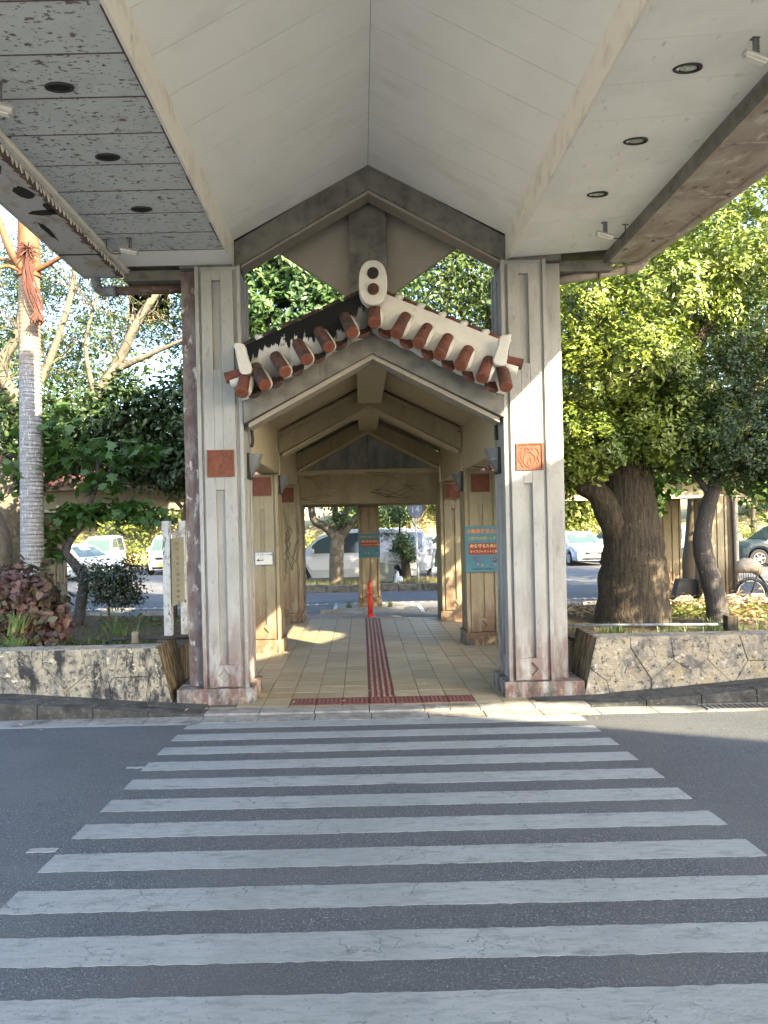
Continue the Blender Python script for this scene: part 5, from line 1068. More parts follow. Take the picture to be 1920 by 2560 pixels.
o = place('grass', blades('grass', (2.8, 9.5, 8.36, 9.4), 2600, .16, .010, 'grass', 31, lambda x, y: .49, clump=(70, .12))); o['kind'] = 'stuff'
o = place('grass', blades('grass', (-9, -2.6, 8.36, 10.4), 1600, .15, .010, 'grass', 32, lambda x, y: .49, clump=(60, .12))); o['kind'] = 'stuff'
o = place('ground_cover', crown([(4.9, 11.3, .51, 1.0, 1.0, .05, 220, 9, .07), (6.4, 10.6, .50, 1.2, 1.0, .05, 160, 8, .08)], .06, .04, 'leaf_yel', 62, 'oval', name='ground_cover', up=1.4)); o['kind'] = 'stuff'
o = place('fallen_leaves', crown([(6.3, 10.9, .52, 1.7, 1.5, .02, 320, 7, .14), (3.1, 11.5, .52, .8, .8, .02, 60, 6, .12)], .075, .05, 'litter', 63, 'oval', name='fallen_leaves', up=2.5, droop=0)); o['kind'] = 'stuff'
o = place('fallen_leaves', crown([(.3, 7.6, .012, 2.6, .12, .002, 10, 2, .2), (-3.0, 7.5, .02, 1.5, .1, .0, 6, 2, .2), (3.2, 7.42, .0, 1.5, .1, .0, 7, 2, .15)], .05, .025, 'litter', 64, 'oval', name='fallen_leaves', up=4, droop=0)); o['kind'] = 'stuff'
# --- white-barked tree on the median
def b9(mb):
    limb(mb, [(-.86, 22.6, .05), (-.85, 22.6, .5), (-.83, 22.6, 1.0), (-.78, 22.6, 1.55), (-.75, 22.6, 1.72)], .25, .20, 12, 4, .05)
    limb(mb, [(-.82, 22.6, 1.5), (-1.15, 22.6, 1.95), (-1.5, 22.6, 2.15), (-1.6, 22.6, 2.5), (-1.65, 22.6, 3.2)], .15, .11, 9); limb(mb, [(-.72, 22.6, 1.55), (-.35, 22.6, 2.05), (.0, 22.6, 2.45), (.2, 22.6, 3.2)], .14, .09, 9)
    limb(mb, [(-.78, 22.6, 1.6), (-.85, 22.7, 2.4), (-.8, 22.7, 3.2)], .12, .08, 8); limb(mb, [(-.75, 22.6, 1.6), (-.5, 22.7, 2.4), (-.4, 22.7, 3.4)], .10, .06, 8)
tree('white_trunk_tree', 'pale-trunked forking tree on the median in front of the white minivan', (-.85, 22.6, .1), 'bark_pale', b9,
     [crown([(-.75, 22.5, 2.15, .3, .3, .3, 26, 10, .12), (-.6, 22.5, 3.2, 1.9, 1.2, .7, 200, 12, .22), (.9, 22.5, 2.9, .7, .6, .45, 50, 12, .2)], .13, .06, 'leaf_far', 71)])
tree('median_shrub_tree', 'small bushy tree beside the round bus-stop sign', (1.45, 24.0, .1), 'bark_dark',
     lambda mb: (limb(mb, [(1.5, 24, .0), (1.48, 24, .5), (1.45, 24, .9)], .2, .12, 10), limb(mb, [(1.47, 24, .8), (1.3, 24, 1.6), (1.35, 24, 2.4)], .06, .02, 6)),
     [crown([(1.42, 23.9, 1.25, .30, .3, .45, 90, 10, .11), (1.15, 23.9, 2.35, .45, .4, .45, 90, 10, .14), (1.6, 24, .9, .22, .3, .3, 36, 10, .1)], .11, .05, 'leaf_far', 72)])

# background trees beyond the car park
def bgtree(x, y, h, w, mat, seed, label, L=.34, name='background_tree', dens=1.0):
    t = thing(name, label, 'tree', (x, y, 0), 'trees beyond the car park'); rs = random.Random(seed); mb = MB()
    limb(mb, [(x, y, 0), (x + rs.uniform(-.3, .3), y, h*.3), (x + rs.uniform(-.8, .8), y, h*.65)], .22, .08, 8)
    for q in range(4):
        a = rs.uniform(-1, 1); limb(mb, [(x, y, h*.3), (x + a*w*.3, y-.3, h*.5), (x + a*w*.55, y-.4, h*.72)], .10, .03, 6)
    mb.build('trunk', 'bark_twig', t, smooth=True)
    bl = []
    for q in range(7):
        a = rs.uniform(-.55, .55)*w; bl.append((x + a, y + rs.uniform(-1, 1), h*rs.uniform(.35, .88), w*rs.uniform(.22, .38), w*.3, h*rs.uniform(.12, .2), int(90*dens), 9, .42))
    place('crown', crown(bl, L, L*.48, mat, seed), t)
k = 0
bgl = [(-27, 44, 9, 7, 'leaf_far', 'dull green'), (-21, 41, 7.5, 6, 'leaf_yel', 'sunny'), (-16, 43, 9.5, 7, 'leaf_far', 'dull green'), (-11.5, 40, 6.0, 5, 'leaf_yel', 'sunny'), (-8, 42, 8.5, 6, 'leaf_far', 'dull green'), (-4, 39.5, 7.5, 5, 'leaf_yel', 'sunny'),
       (-.5, 42, 9, 6, 'leaf_yel', 'sunny'), (3, 39.5, 6.5, 4.5, 'leaf_far', 'dull green'), (6.5, 42, 8.5, 6, 'leaf_yel', 'sunny'), (10.5, 43, 9.5, 6, 'leaf_far', 'dull green'), (14.5, 41, 7, 5, 'leaf_yel', 'sunny'), (18.5, 42, 9, 6, 'leaf_far', 'dull green'), (23, 41, 8, 6, 'leaf_yel', 'sunny'), (28, 43, 9.5, 7, 'leaf_far', 'dull green')]
marks = ['leftmost', 'second from left', 'third from left', 'fourth from left', 'fifth from left', 'left of the white-trunked tree', 'behind the white-trunked tree', 'behind the round sign', 'right of the round sign', 'behind the pale blue wagon', 'right of the pale blue wagon', 'behind the silver car', 'right of the silver car', 'rightmost']
for i, (x, y, h, w_, m, lb) in enumerate(bgl):
    bgtree(x, y, h, w_, m, 80+i, '%s leafy tree on the bank beyond the car park, %s' % (lb, marks[i]))
for i, (x, y, h, w_, lb) in enumerate([(-12, 24, 10, 7, 'tall green tree beyond the left end of the tiled roof'), (9.5, 20.5, 10, 7, 'tall green tree rising behind the big evergreen'), (14.5, 19.5, 10.5, 7, 'tall green tree at the right edge behind the evergreen'), (-9.5, 20.5, 8.2, 5, 'green tree standing behind the feathery tree'), (8.2, 15.6, 10.0, 6.5, 'tall tree growing up behind the cross walkway at right')]):
    bgtree(x, y, h, w_, 'leaf_far' if i != 1 else 'leaf_umb', 110+i, lb, .24, 'tall_tree', 1.7 if i in (1, 2, 4) else .8)
hs = thing('hedge', 'bright yellow-green hedge along the far side of the car park', 'hedge', (0, 37.5, 0))
place('foliage', crown([(x, 38.2, .9, 1.9, .7, .9, 60, 9, .25) for x in np.arange(-30, 32, 2.6)], .20, .10, 'leaf_yel', 99, name='foliage'), hs)

# unseen tree added right of the crossing to dapple the trunks
rt_ = tree('dapple_tree', 'unseen leafy tree added right of the crossing to dapple the thick trunk', (8.6, 5.2, .1), 'bark_dark',
     lambda mb: limb(mb, [(8.7, 5.0, -.02), (8.6, 5.1, 2), (8.1, 5.4, 3.6), (7.6, 5.7, 5)], .2, .08, 10),
     [crown([(7.2, 6.0, 4.2, .9, 1.0, .9, 36, 12, .24), (7.6, 6.6, 5.2, .9, 1.0, .8, 36, 12, .24), (8.4, 5.6, 4.4, 1.1, 1.1, .9, 40, 12, .24), (7.4, 7.8, 5.6, .8, 1.0, .7, 36, 12, .24), (8.2, 6.4, 3.9, .9, .8, .6, 30, 12, .22)], .15, .08, 'leaf_far', 131)])

tree('dapple_tree', 'second unseen leafy tree added further right to shade the right-hand columns', (13.2, 8.6, .1), 'bark_dark',  # out of view, put in for its shade on the columns
     lambda mb: limb(mb, [(13.3, 8.4, -.02), (13.2, 8.5, 2), (12.9, 9.2, 3.6), (12.6, 9.7, 5)], .2, .08, 10),
     [crown([(12.3, 10.2, 5.3, 1.2, 1.2, 1.2, 110, 12, .26), (13.5, 9.8, 5.8, 1.2, 1.2, 1.0, 90, 12, .26), (11.4, 10.4, 4.6, .9, .9, .8, 60, 12, .24), (13.6, 10.6, 4.6, 1.0, 1.0, .8, 50, 12, .24)], .15, .08, 'leaf_far', 132)])
# ================================================================== vehicles
def car(kind, paint, label, name='parked_car', plate='plate_w', group='cars parked beyond the walkway'):
    """Prototype at the origin, nose towards -Y. Stations: (y, z_low, z_belt, half width low, half width belt)."""
    t = thing(name, label, 'van' if 'van' in kind else 'car', (0, 0, 0), group)
    if kind == 'minivan':   L, W, H = 4.85, .92, 1.90; prof = [(-.0, .62), (.06, .80), (.55, .98), (.95, 1.08)]; roof = [(.75, 1.05), (1.45, 1.68), (2.0, 1.86), (3.4, 1.90), (4.5, 1.80), (4.80, 1.05)]; belt = 1.06
    elif kind == 'kei_van': L, W, H = 3.4, .74, 1.75; prof = [(0, .55), (.03, .85), (.30, 1.0), (.45, 1.04)]; roof = [(.30, 1.0), (.85, 1.62), (1.3, 1.75), (2.6, 1.78), (3.2, 1.72), (3.36, 1.0)]; belt = 1.02
    elif kind == 'wagon':   L, W, H = 4.55, .85, 1.52; prof = [(0, .50), (.05, .68), (.45, .86), (1.0, .94)]; roof = [(.95, .93), (1.75, 1.40), (2.2, 1.50), (3.5, 1.50), (4.2, 1.35), (4.5, .98)]; belt = .92
    elif kind == 'sedan':   L, W, H = 4.7, .88, 1.45; prof = [(0, .50), (.05, .66), (.5, .80), (1.25, .92)]; roof = [(1.2, .92), (2.0, 1.36), (2.5, 1.44), (3.2, 1.42), (3.9, 1.10), (4.65, .95)]; belt = .92
    else:                   L, W, H = 4.5, .92, 1.72; prof = [(0, .60), (.05, .85), (.5, 1.0), (1.15, 1.08)]; roof = [(1.1, 1.06), (1.75, 1.58), (2.2, 1.70), (3.5, 1.70), (4.2, 1.55), (4.46, 1.10)]; belt = 1.06
    zb = .24 if kind != 'suv' else .32
    wr = .31 if kind != 'suv' else .36
    wy = (.80, L-.85) if kind != 'kei_van' else (.45, L-.55)
    # lower body: loft of half-sections with wheel arches notched out
    ys = sorted(set([0, .05, .2, .45, .8] + [p[0] for p in prof] + list(np.linspace(1, L-.3, 12)) + [wy[0]-wr-.07, wy[0]-.15, wy[0]+.15, wy[0]+wr+.07, wy[1]-wr-.07, wy[1]-.15, wy[1]+.15, wy[1]+wr+.07] + [L-.12, L]))
    def topz(y):
        if y <= prof[-1][0]: return float(np.interp(y, [p[0] for p in prof], [p[1] for p in prof]))
        return belt + (.0 if y < L-.3 else -.05*(y-(L-.3))/.3)
    def hw(y): 
        e = min(y, L-y); return W*(1 - .16*max(0, 1-e/.45)**2)
    def low(y):
        for c in wy:
            if abs(y-c) < wr+.07: return zb + math.sqrt(max(0, (wr+.07)**2 - (y-c)**2))*.98 + (wr-zb)*.98
        return zb
    mb = MB(); rows = []
    for y in ys:
        h_, tz, lz = hw(y), topz(y), min(low(y), topz(y)-.08)
        rows.append([(0, y, lz), (h_*.95, y, lz), (h_, y, lz + (tz-lz)*.35), (h_*.985, y, lz + (tz-lz)*.75), (h_*.93, y, tz), (h_*.5, y, tz+.02), (0, y, tz+.03)])
    K = 7
    for s_ in (-1, 1):
        mb.add([(p[0]*s_, p[1]-L/2, p[2]) for r_ in rows for p in r_], [(K*i+j, K*i+K+j, K*i+K+j+1, K*i+j+1) for i in range(len(rows)-1) for j in range(K-1)] + [tuple(range(K)), tuple(K*(len(rows)-1)+j for j in range(K-1, -1, -1))])
    body = mb.build('body', paint, t, smooth=False, bevel=.02)
    # greenhouse
    gh = MB(); gl = MB(); ryz = roof
    def rh(z): return W*(.95 - .20*(z-belt)/(H-belt+.01))
    pr = [(y-L/2, z) for y, z in ryz]
    for s_ in (-1, 1):
        n = len(pr); vs = [(s_*rh(z), y, z) for y, z in pr] + [(0, y, z + (.02 if 0 < i < n-1 else 0)) for i, (y, z) in enumerate(pr)]
        gh.add(vs, [tuple(range(n))] + [(i, i+1, n+i+1, n+i) for i in range(n-1)])
    gh.build('roof', paint, t)
    # side windows
    def at(y, tz):   # y along the car, tz 0..1 between belt and roof
        zr_ = float(np.interp(y, [p[0] for p in ryz], [p[1] for p in ryz])); z = belt + .03 + (zr_ - .10 - belt - .03)*tz; return z
    nwin = 3 if kind in ('minivan', 'suv', 'wagon') else 2
    y0, y1 = ryz[0][0] + .42, ryz[-1][0] - .30
    edges = np.linspace(y0, y1, nwin+1)
    for s_ in (-1, 1):
        for i in range(nwin):
            a, c = edges[i]+.03, edges[i+1]-.03; N = 5; top = []; bot = []
            for q in range(N+1):
                y = a + (c-a)*q/N; zt = max(at(y, 1), belt+.05); top.append((s_*(rh(zt)+.008), y-L/2, zt)); bot.append((s_*(rh(belt+.03)+.008), y-L/2, belt+.03))
            m2 = MB().add(bot + top, [(q, q+1, N+1+q+1, N+1+q) for q in range(N)])
            m2.build('side_window', 'glass_pale' if i == 0 else 'glass', t)
    def pane(ya, za, yb, zb_, inset, nm):
        d = Vector((0, -(zb_-za), (yb-ya))).normalized() if nm == 'windscreen' else Vector((0, (zb_-za), -(yb-ya))).normalized()
        n_ = Vector((0, zb_-za, -(yb-ya))).normalized(); 
        if nm == 'windscreen' and n_.y > 0: n_ = -n_
        if nm != 'windscreen' and n_.y < 0: n_ = -n_
        vs = []
        for (yy, zz) in ((ya, za), (yb, zb_)):
            vs += [(-(rh(zz)-inset), yy-L/2, zz), (rh(zz)-inset, yy-L/2, zz)]
        vs = [tuple(Vector(v) + n_*.012) for v in vs]
        MB().add(vs, [(0, 1, 3, 2)]).build(nm, 'glass_pale' if nm == 'windscreen' else 'glass', t)
    f = .10
    pane(ryz[0][0] + (ryz[1][0]-ryz[0][0])*f, ryz[0][1] + (ryz[1][1]-ryz[0][1])*f, ryz[0][0] + (ryz[1][0]-ryz[0][0])*.97, ryz[0][1] + (ryz[1][1]-ryz[0][1])*.97, .07, 'windscreen')
    pane(ryz[-1][0] + (ryz[-2][0]-ryz[-1][0])*.12, ryz[-1][1] + (ryz[-2][1]-ryz[-1][1])*.12, ryz[-1][0] + (ryz[-2][0]-ryz[-1][0])*.9, ryz[-1][1] + (ryz[-2][1]-ryz[-1][1])*.9, .10, 'rear_window')
    fz = topz(.05); 
    for s_ in (-1, 1):
        hx = W*.66
        MB().box(min(s_*hx*.72, s_*hx*1.22), max(s_*hx*.72, s_*hx*1.22), -L/2 + .02, -L/2 + .22, fz-.17, fz-.02).build('headlight', 'lamp_glass', t, bevel=.03)
        MB().box(min(s_*W*.68, s_*W*.93), max(s_*W*.68, s_*W*.93), L/2 - .10, L/2 + .01, belt-.22, belt + (.28 if 'van' in kind else -.02)).build('tail_light', 'tail_red' if kind != 'minivan' else 'lamp_glass', t, bevel=.02)
        m2 = MB().box(min(s_*(W-.02), s_*(W+.17)), max(s_*(W-.02), s_*(W+.17)), ryz[0][0]-L/2+.42, ryz[0][0]-L/2+.53, belt+.03, belt+.20).build('mirror', paint, t, bevel=.03)
        for c in wy:
            w_ = MB().tube([(s_*(W-.21), c-L/2, wr), (s_*(W-.01), c-L/2, wr)], wr, 24).build('wheel', 'rubber', t, bevel=.02)
            r_ = MB(); r_.torus((s_*(W-.002), c-L/2, wr), wr*.60, .014, 'x', 24, 5); r_.tube([(s_*(W-.03), c-L/2, wr), (s_*(W+.006), c-L/2, wr)], wr*.16, 10)
            for q in range(6):
                th = q*math.pi/3; r_.tube([(s_*(W-.004), c-L/2 + math.cos(th)*wr*.12, wr + math.sin(th)*wr*.12), (s_*(W-.004), c-L/2 + math.cos(th)*wr*.6, wr + math.sin(th)*wr*.6)], .028, 5)
            r_.build('rim', 'chrome', w_)
    MB().box(-.36*W/.85, .36*W/.85, -L/2-.012, -L/2+.02, fz-.16, fz-.06).build('grille', 'black', t, bevel=.01)
    MB().box(-W*.62, W*.62, -L/2-.02, -L/2+.05, zb+.03, zb+.13).build('bumper_intake', 'black', t, bevel=.02)
    MB().box(-.165, .165, -L/2-.03, -L/2-.01, zb+.15, zb+.31).build('number_plate', plate, t)
    if kind in ('minivan', 'wagon', 'suv'):
        for y in np.linspace(y0+.7, y1-.8, 2):
            for s_ in (-1, 1): MB().box(min(s_*W*.985, s_*(W+.006)), max(s_*W*.985, s_*(W+.006)), y-L/2-.004, y-L/2+.004, zb+.15, belt).build('door_gap', 'black', t)
    for s_ in (-1, 1): MB().box(min(s_*W*.98, s_*(W+.025)), max(s_*W*.98, s_*(W+.025)), y0+.75-L/2, y0+.93-L/2, belt-.13, belt-.095).build('door_handle', paint, t)
    return t
mv = car('minivan', 'car_white', 'white minivan side-on behind the white-trunked tree, nose to the left', 'parked_minivan')
mv.location = (-.55, 25.2, -.05); mv.rotation_euler = (0, 0, rad(-90)); mv.rotation_euler = (0, 0, rad(-88))
m2 = copy_tree(mv, (.35, 28.0, -.05), rad(-94), 'second white minivan, its rear showing right of the centre column')
k1 = car('kei_van', 'car_white', 'small white van facing the road, beside the white sign post', 'parked_van', 'plate_y')
k1.location = (-9.0, 33, -.05); k1.rotation_euler = (0, 0, rad(2))
k2 = copy_tree(k1, (-12.7, 34.4, -.05), rad(6), 'small white van with a pale windscreen, behind the dark round shrub')
wg = car('wagon', 'car_pearl', 'pale blue-white wagon facing the road, right of the right pillar', 'parked_car')
wg.location = (10.1, 33.2, -.05); wg.rotation_euler = (0, 0, rad(3))
wh = car('wagon', 'car_white', 'white car with a long sloping windscreen behind the crooked tree', 'parked_car')
wh.location = (-12.3, 29.8, -.05); wh.rotation_euler = (0, 0, rad(62))
sv = car('suv', 'car_silver', 'silver blue car turned towards the road between two walkway columns', 'parked_car')
sv.location = (13.9, 31.6, -.05); sv.rotation_euler = (0, 0, rad(-38))
nv = car('suv', 'car_navy', 'dark blue off-roader side-on at the right edge beyond the bicycle', 'parked_car')
nv.location = (17.3, 28.6, -.05); nv.rotation_euler = (0, 0, rad(-95))
w2 = copy_tree(wh, (19.5, 32.2, -.05), rad(-80), 'white car behind the dark blue off-roader at the right edge')
bk = car('sedan', 'car_black', 'black sedan showing its red tail light, right of the round sign post', 'parked_car')
bk.location = (4.4, 31.5, -.05); bk.rotation_euler = (0, 0, rad(100))
w3 = copy_tree(wh, (4.6, 35.2, -.05), rad(84), 'white car roof beyond the black sedan')
w4 = copy_tree(sv, (13.2, 35.5, -.05), rad(-80), 'grey car roof beyond the silver blue car')
w5 = copy_tree(wg, (12.9, 33.6, -.05), rad(-4), 'car half hidden by the thick trunk, next to the pale wagon')
# scooter under a green sheet
s_ = thing('covered_scooter', 'white scooter half under a green sheet beside the far right post', 'scooter', (2.75, 24.9, -.05))
MB().prism([(2.55, .45), (2.62, 1.02), (2.95, 1.08), (3.25, .62), (3.2, .42)], 'y', 24.7, 25.1).build('green_sheet', 'tarp', s_, bevel=.05)
MB().prism([(2.42, .18), (2.50, .95), (2.60, 1.0), (2.58, .5), (2.8, .25)], 'y', 24.75, 25.05).build('front_shield', 'car_white', s_, bevel=.03)
for x in (2.5, 3.3): MB().torus((x, 24.9, .20), .17, .055, 'y', 20, 8).build('wheel', 'rubber', s_, smooth=True)

# ================================================================== street furniture
def text(body, size, x, y, z, mat, parent, name='lettering', align='CENTER', rz=0, sx=1.0):
    cu = bpy.data.curves.new(name, 'FONT'); cu.body = body; cu.size = size; cu.align_x = align; cu.align_y = 'CENTER'; cu.extrude = .0006; cu.space_character = 1.0; cu.offset = size*.012
    tmp = bpy.data.objects.new('tmp', cu); C.objects.link(tmp); dg = bpy.context.evaluated_depsgraph_get()
    me = bpy.data.meshes.new_from_object(tmp.evaluated_get(dg)); bpy.data.objects.remove(tmp)
    me.materials.clear(); me.materials.append(mt[mat]); o = bpy.data.objects.new(name, me); C.objects.link(o)
    W = Matrix.Translation((x, y, z)) @ Matrix.Rotation(rz, 4, 'Z') @ Matrix.Rotation(rad(90), 4, 'X') @ Matrix.Diagonal((sx, 1, 1, 1)); o.matrix_basis = W
    if parent is not None: o.parent = parent; o.matrix_parent_inverse = WM[parent.name].inverted()
    WM[o.name] = W; return o
st = thing('stop_sign_post', 'round grey-blue sign numbered 14 on a thin white post on the median', 'bus stop sign', (1.80, 22.8, .1))
MB().tube([(1.82, 22.85, .1), (1.76, 22.85, 2.3)], .036, 10).build('post', 'sign_post', st, smooth=True)
MB().disc((1.75, 22.82, 2.46), .255, (0, -1, 0), .02, 36).build('disc', 'sign_disc', st)
MB().torus((1.75, 22.81, 2.46), .255, .016, 'y', 36, 6).build('rim', 'lamp_grey', st, smooth=True)
text('14', .30, 1.75, 22.795, 2.46, 'sign_post', st)
p = thing('safety_poster', 'teal water-safety sign on the second right column, brightest', 'sign', (1.98, 11.45, 1.58), 'teal water-safety signs on the columns')
def poster(p, X0, Y, Z0, W_, H_, q=True):
    s = W_/.575; MB().box(X0, X0+W_, Y, Y+.012, Z0, Z0+H_).build('board', 'sign_teal', p, bevel=.003)
    c = X0 + W_/2; Yt = Y-.002; MB().box(X0+.055*s, X0+W_-.03*s, Y-.002, Y+.001, Z0+.285*s, Z0+.475*s).build('red_band', 'sign_red', p)
    text('水難事故防止に', .078*s, c+.01, Yt, Z0+.665*s, 'ink_orange', p); text('ご協力をお願いします', .052*s, c+.01, Yt, Z0+.555*s, 'ink_yellow', p)
    text('命を守るために', .066*s, X0+.075*s, Yt-.002, Z0+.425*s, 'ink_cream', p, align='LEFT'); text('ライフジャケット着用を!', .046*s, X0+.072*s, Yt-.002, Z0+.335*s, 'ink_cream', p, align='LEFT', sx=1.0)
    text('水難事故の半分は', .038*s, c-.05*s, Yt, Z0+.235*s, 'ink_purple', p); text('離岸流です', .040*s, c-.05*s, Yt, Z0+.175*s, 'ink_purple', p)
    text('水難事故防止推進協議会', .026*s, c, Yt, Z0+.050*s, 'ink_dark', p, sx=1.3)
    bl = MB(); n = 14; bl.prism([(c+.19*s + (.042 if k % 2 else .03)*s*math.cos(2*math.pi*k/n), Z0+.195*s + (.042 if k % 2 else .03)*s*math.sin(2*math.pi*k/n)) for k in range(n)], 'y', Y-.003, Y); bl.build('badge', 'ink_dark', p)
    MB().disc((c+.19*s, Y-.003, Z0+.20*s), .016*s, (0, -1, 0), .001, 12).build('badge_face', 'ink_pink', p)
    for dx, dz, mm in ((.10, .12, 'ink_purple'), (.185, .12, 'ink_pink'), (-.03, .115, 'ink_yellow'), (-.10, .13, 'ink_pink')):
        MB().prism([(c+dx*s, Z0+dz*s), (c+(dx+.035)*s, Z0+(dz+.018)*s), (c+(dx+.02)*s, Z0+(dz-.012)*s), (c+(dx+.05)*s, Z0+(dz-.004)*s), (c+(dx+.01)*s, Z0+(dz-.02)*s)], 'y', Y-.003, Y).build('small_fish', mm, p)
poster(p, 1.685, 11.45, 1.195, .575, .755)
MB().box(2.26, 2.31, 11.455, 11.46, 1.82, 1.84).build('tie_strap', 'black', p); MB().box(2.26, 2.31, 11.455, 11.46, 1.68, 1.70).build('tie_strap', 'black', p)
p = thing('safety_poster', 'teal water-safety sign on the central far column, in shade', 'sign', (.18, 17.3, 1.55), 'teal water-safety signs on the columns')
poster(p, -.09, 17.30, 1.20, .53, .66)
p = thing('arrow_sign', 'small white sign with a black arrow pointing left, on the second left column', 'sign', (-1.57, 11.15, 1.5))
MB().box(-1.715, -1.425, 11.155, 11.165, 1.405, 1.615).build('border', 'sign_blue', p)
MB().box(-1.705, -1.435, 11.150, 11.156, 1.415, 1.605).build('face', 'sign_white', p)
text('ファイヤーフ広場', .034, -1.57, 11.147, 1.57, 'ink_dark', p)
MB().prism([(-1.69, 1.485), (-1.645, 1.508), (-1.645, 1.491), (-1.575, 1.491), (-1.575, 1.479), (-1.645, 1.479), (-1.645, 1.462)], 'y', 11.146, 11.15).build('arrow', 'ink_dark', p)
# orange delineator
b_ = thing('traffic_bollard', 'worn orange delineator post standing at the far end of the tactile strip', 'bollard', (.15, 15.4, 0))
MB().tube([(.15, 15.4, 0), (.15, 15.4, .02), (.15, 15.4, .05)], [.11, .10, .06], 20).build('base', 'orange', b_, smooth=False)
MB().tube([(.15, 15.4, .04), (.148, 15.4, .35), (.145, 15.4, .60), (.143, 15.4, .74), (.142, 15.4, .775)], [.055, .05, .042, .038, .02], 16).build('post', 'orange', b_, smooth=True)
for z in (.50, .64): MB().tube([(.146, 15.4, z-.035), (.145, 15.4, z+.035)], .048, 16).build('band', 'reflect', b_, smooth=True)
MB().tube([(.146, 15.4, .455), (.146, 15.4, .47)], .053, 16).build('ring', 'orange', b_, smooth=True)
# wheel stops
for (x, y, lb, mm) in ((-.70, 16.05, 'concrete wheel stop left of the orange post', 'slab'), (1.75, 16.05, 'concrete wheel stop at the right post of the walkway end', 'slab'), (5.5, 16.6, 'sunlit concrete wheel stop between the right pillar and the thick trunk', 'slab'), (-6.2, 16.5, 'concrete wheel stop behind the crooked tree', 'slab'), (-5.0, 16.5, 'concrete wheel stop behind the round dark shrub', 'slab'), (8.9, 16.6, 'concrete wheel stop behind the bicycle wheel', 'slab')):
    tag(MB().prism([(y, -.06), (y+.14, -.06), (y+.12, .075), (y+.02, .075)], 'x', x-.29, x+.29).build('wheel_stop', mm, bevel=.012), lb, 'wheel stop', 'concrete wheel stops behind the walkway')
tag(MB().prism([(.48, .16), (.95, .16), (1.02, .74), (.50, .80)], 'y', 22.3, 22.6).build('utility_bin', 'bin', bevel=.02), 'grey-green plastic bin on the median right of the centre column', 'bin')
mb = MB(); c3 = [(.98, 22.4, .12), (1.10, 22.4, .14), (1.16, 22.4, .2), (1.10, 22.4, .32), (1.12, 22.4, .50)]
mb.tube(curve(c3, 4), [.05, .12, .15, .16, .16, .15, .13, .12, .13, .14, .13, .12, .10, .08, .06, .04, .03], 9, jit=.18)
tag(mb.build('plastic_bag', 'bag', smooth=True), 'crumpled white plastic bag beside the grey-green bin', 'bag')
tag(MB().prism([(6.95, 0), (7.52, 0), (7.50, .62), (7.10, .62)], 'y', 15.72, 15.95).build('board_panel_stand', 'black', bevel=.01), 'low black board leaning against the column right of the thick trunk', 'board')
# white sign post with a tilted name board
sp = thing('name_post', 'weathered white post sign with a vertical lettered board left of the left pillar', 'sign', (-2.75, 10.0, .45))
MB().box(-2.845, -2.735, 9.96, 10.07, .40, 2.13).build('post', 'post_wh', sp, bevel=.006)
MB().box(-2.63, -2.54, 10.06, 10.14, .40, 2.13).build('post', 'post_wh', sp, bevel=.006)
MB().box(-2.735, -2.63, 10.08, 10.11, 1.88, 1.99).build('rail', 'post_wh', sp)
bm_ = MB().add([(-2.715, 9.95, .91), (-2.56, 10.06, .98), (-2.56, 10.06, 1.90), (-2.715, 9.95, 1.88), (-2.715, 9.97, .91), (-2.56, 10.08, .98), (-2.56, 10.08, 1.90), (-2.715, 9.97, 1.88)], [(0, 1, 2, 3), (7, 6, 5, 4), (0, 4, 5, 1), (1, 5, 6, 2), (2, 6, 7, 3), (3, 7, 4, 0)])
bm_.build('board', 'board_cream', sp)
for i, ch in enumerate('町田花木寄贈記念植樹会'):
    text(ch, .052, -2.638, 9.995, 1.80 - i*.078 - (.05 if i > 1 else 0), 'cloth_ink', sp, rz=math.atan2(.11, .155))
# black hoses along the planter walls
tag(MB().tube([(-3.02, 8.45, .705), (-2.62, 8.46, .70), (-2.05, 8.48, .69)], [.018, .016, .016], 8).tube([(-3.04, 8.45, .705), (-2.86, 8.45, .702)], .026, 8).build('hose_pipe', 'black', smooth=True), 'black water pipe lying from the left planter corner to the left pillar', 'pipe')
tag(MB().box(-2.78, -2.70, 8.35, 8.40, .66, .80).build('wooden_peg', 'bark_pale', bevel=.006), 'small wooden peg propping the black pipe on the left planter', 'peg')
tag(MB().tube([(2.4, 8.85, .69), (4.55, 8.8, .66)], .018, 8).build('hose_pipe', 'grey_pipe', smooth=True), 'thin grey rail running behind the right planter wall', 'pipe')
tag(MB().box(4.52, 4.66, 8.7, 8.82, .5, .78).build('timber_stake', 'bark_dark', bevel=.01), 'short dark stake at the end of the grey rail', 'stake')
tag(MB().box(-3.34, -3.20, 11.9, 12.05, .4, .95).build('timber_stake', 'bark_dark', bevel=.01), 'short dark wooden stake left of the name post', 'stake')
tag(MB().box(-4.02, -3.95, 9.0, 9.05, .5, .62).build('tap_cap', 'flood', bevel=.01), 'little grey cap sticking out of the left flower bed', 'tap')
# rough stones edging the bed at right
for i in range(7):
    x = 4.75 + i*.42; rs = random.Random(i+4); mb = MB(); n = 8
    mb.tube([(x-.17, 12.2, .50), (x-.06, 12.2, .54), (x+.08, 12.2, .54), (x+.17, 12.2, .50)], [.07, .13, .12, .06], 8, jit=.2)
    tag(mb.build('edging_stone', 'stone_r'), 'rough edging stone in the sunlit bed, ' + ['first right of the thick trunk', 'second right of the thick trunk', 'third right of the thick trunk', 'just behind the slender trunk', 'first right of the slender trunk', 'second right of the slender trunk', 'nearest the bicycle'][i], 'stone', 'rough stones edging the right bed')
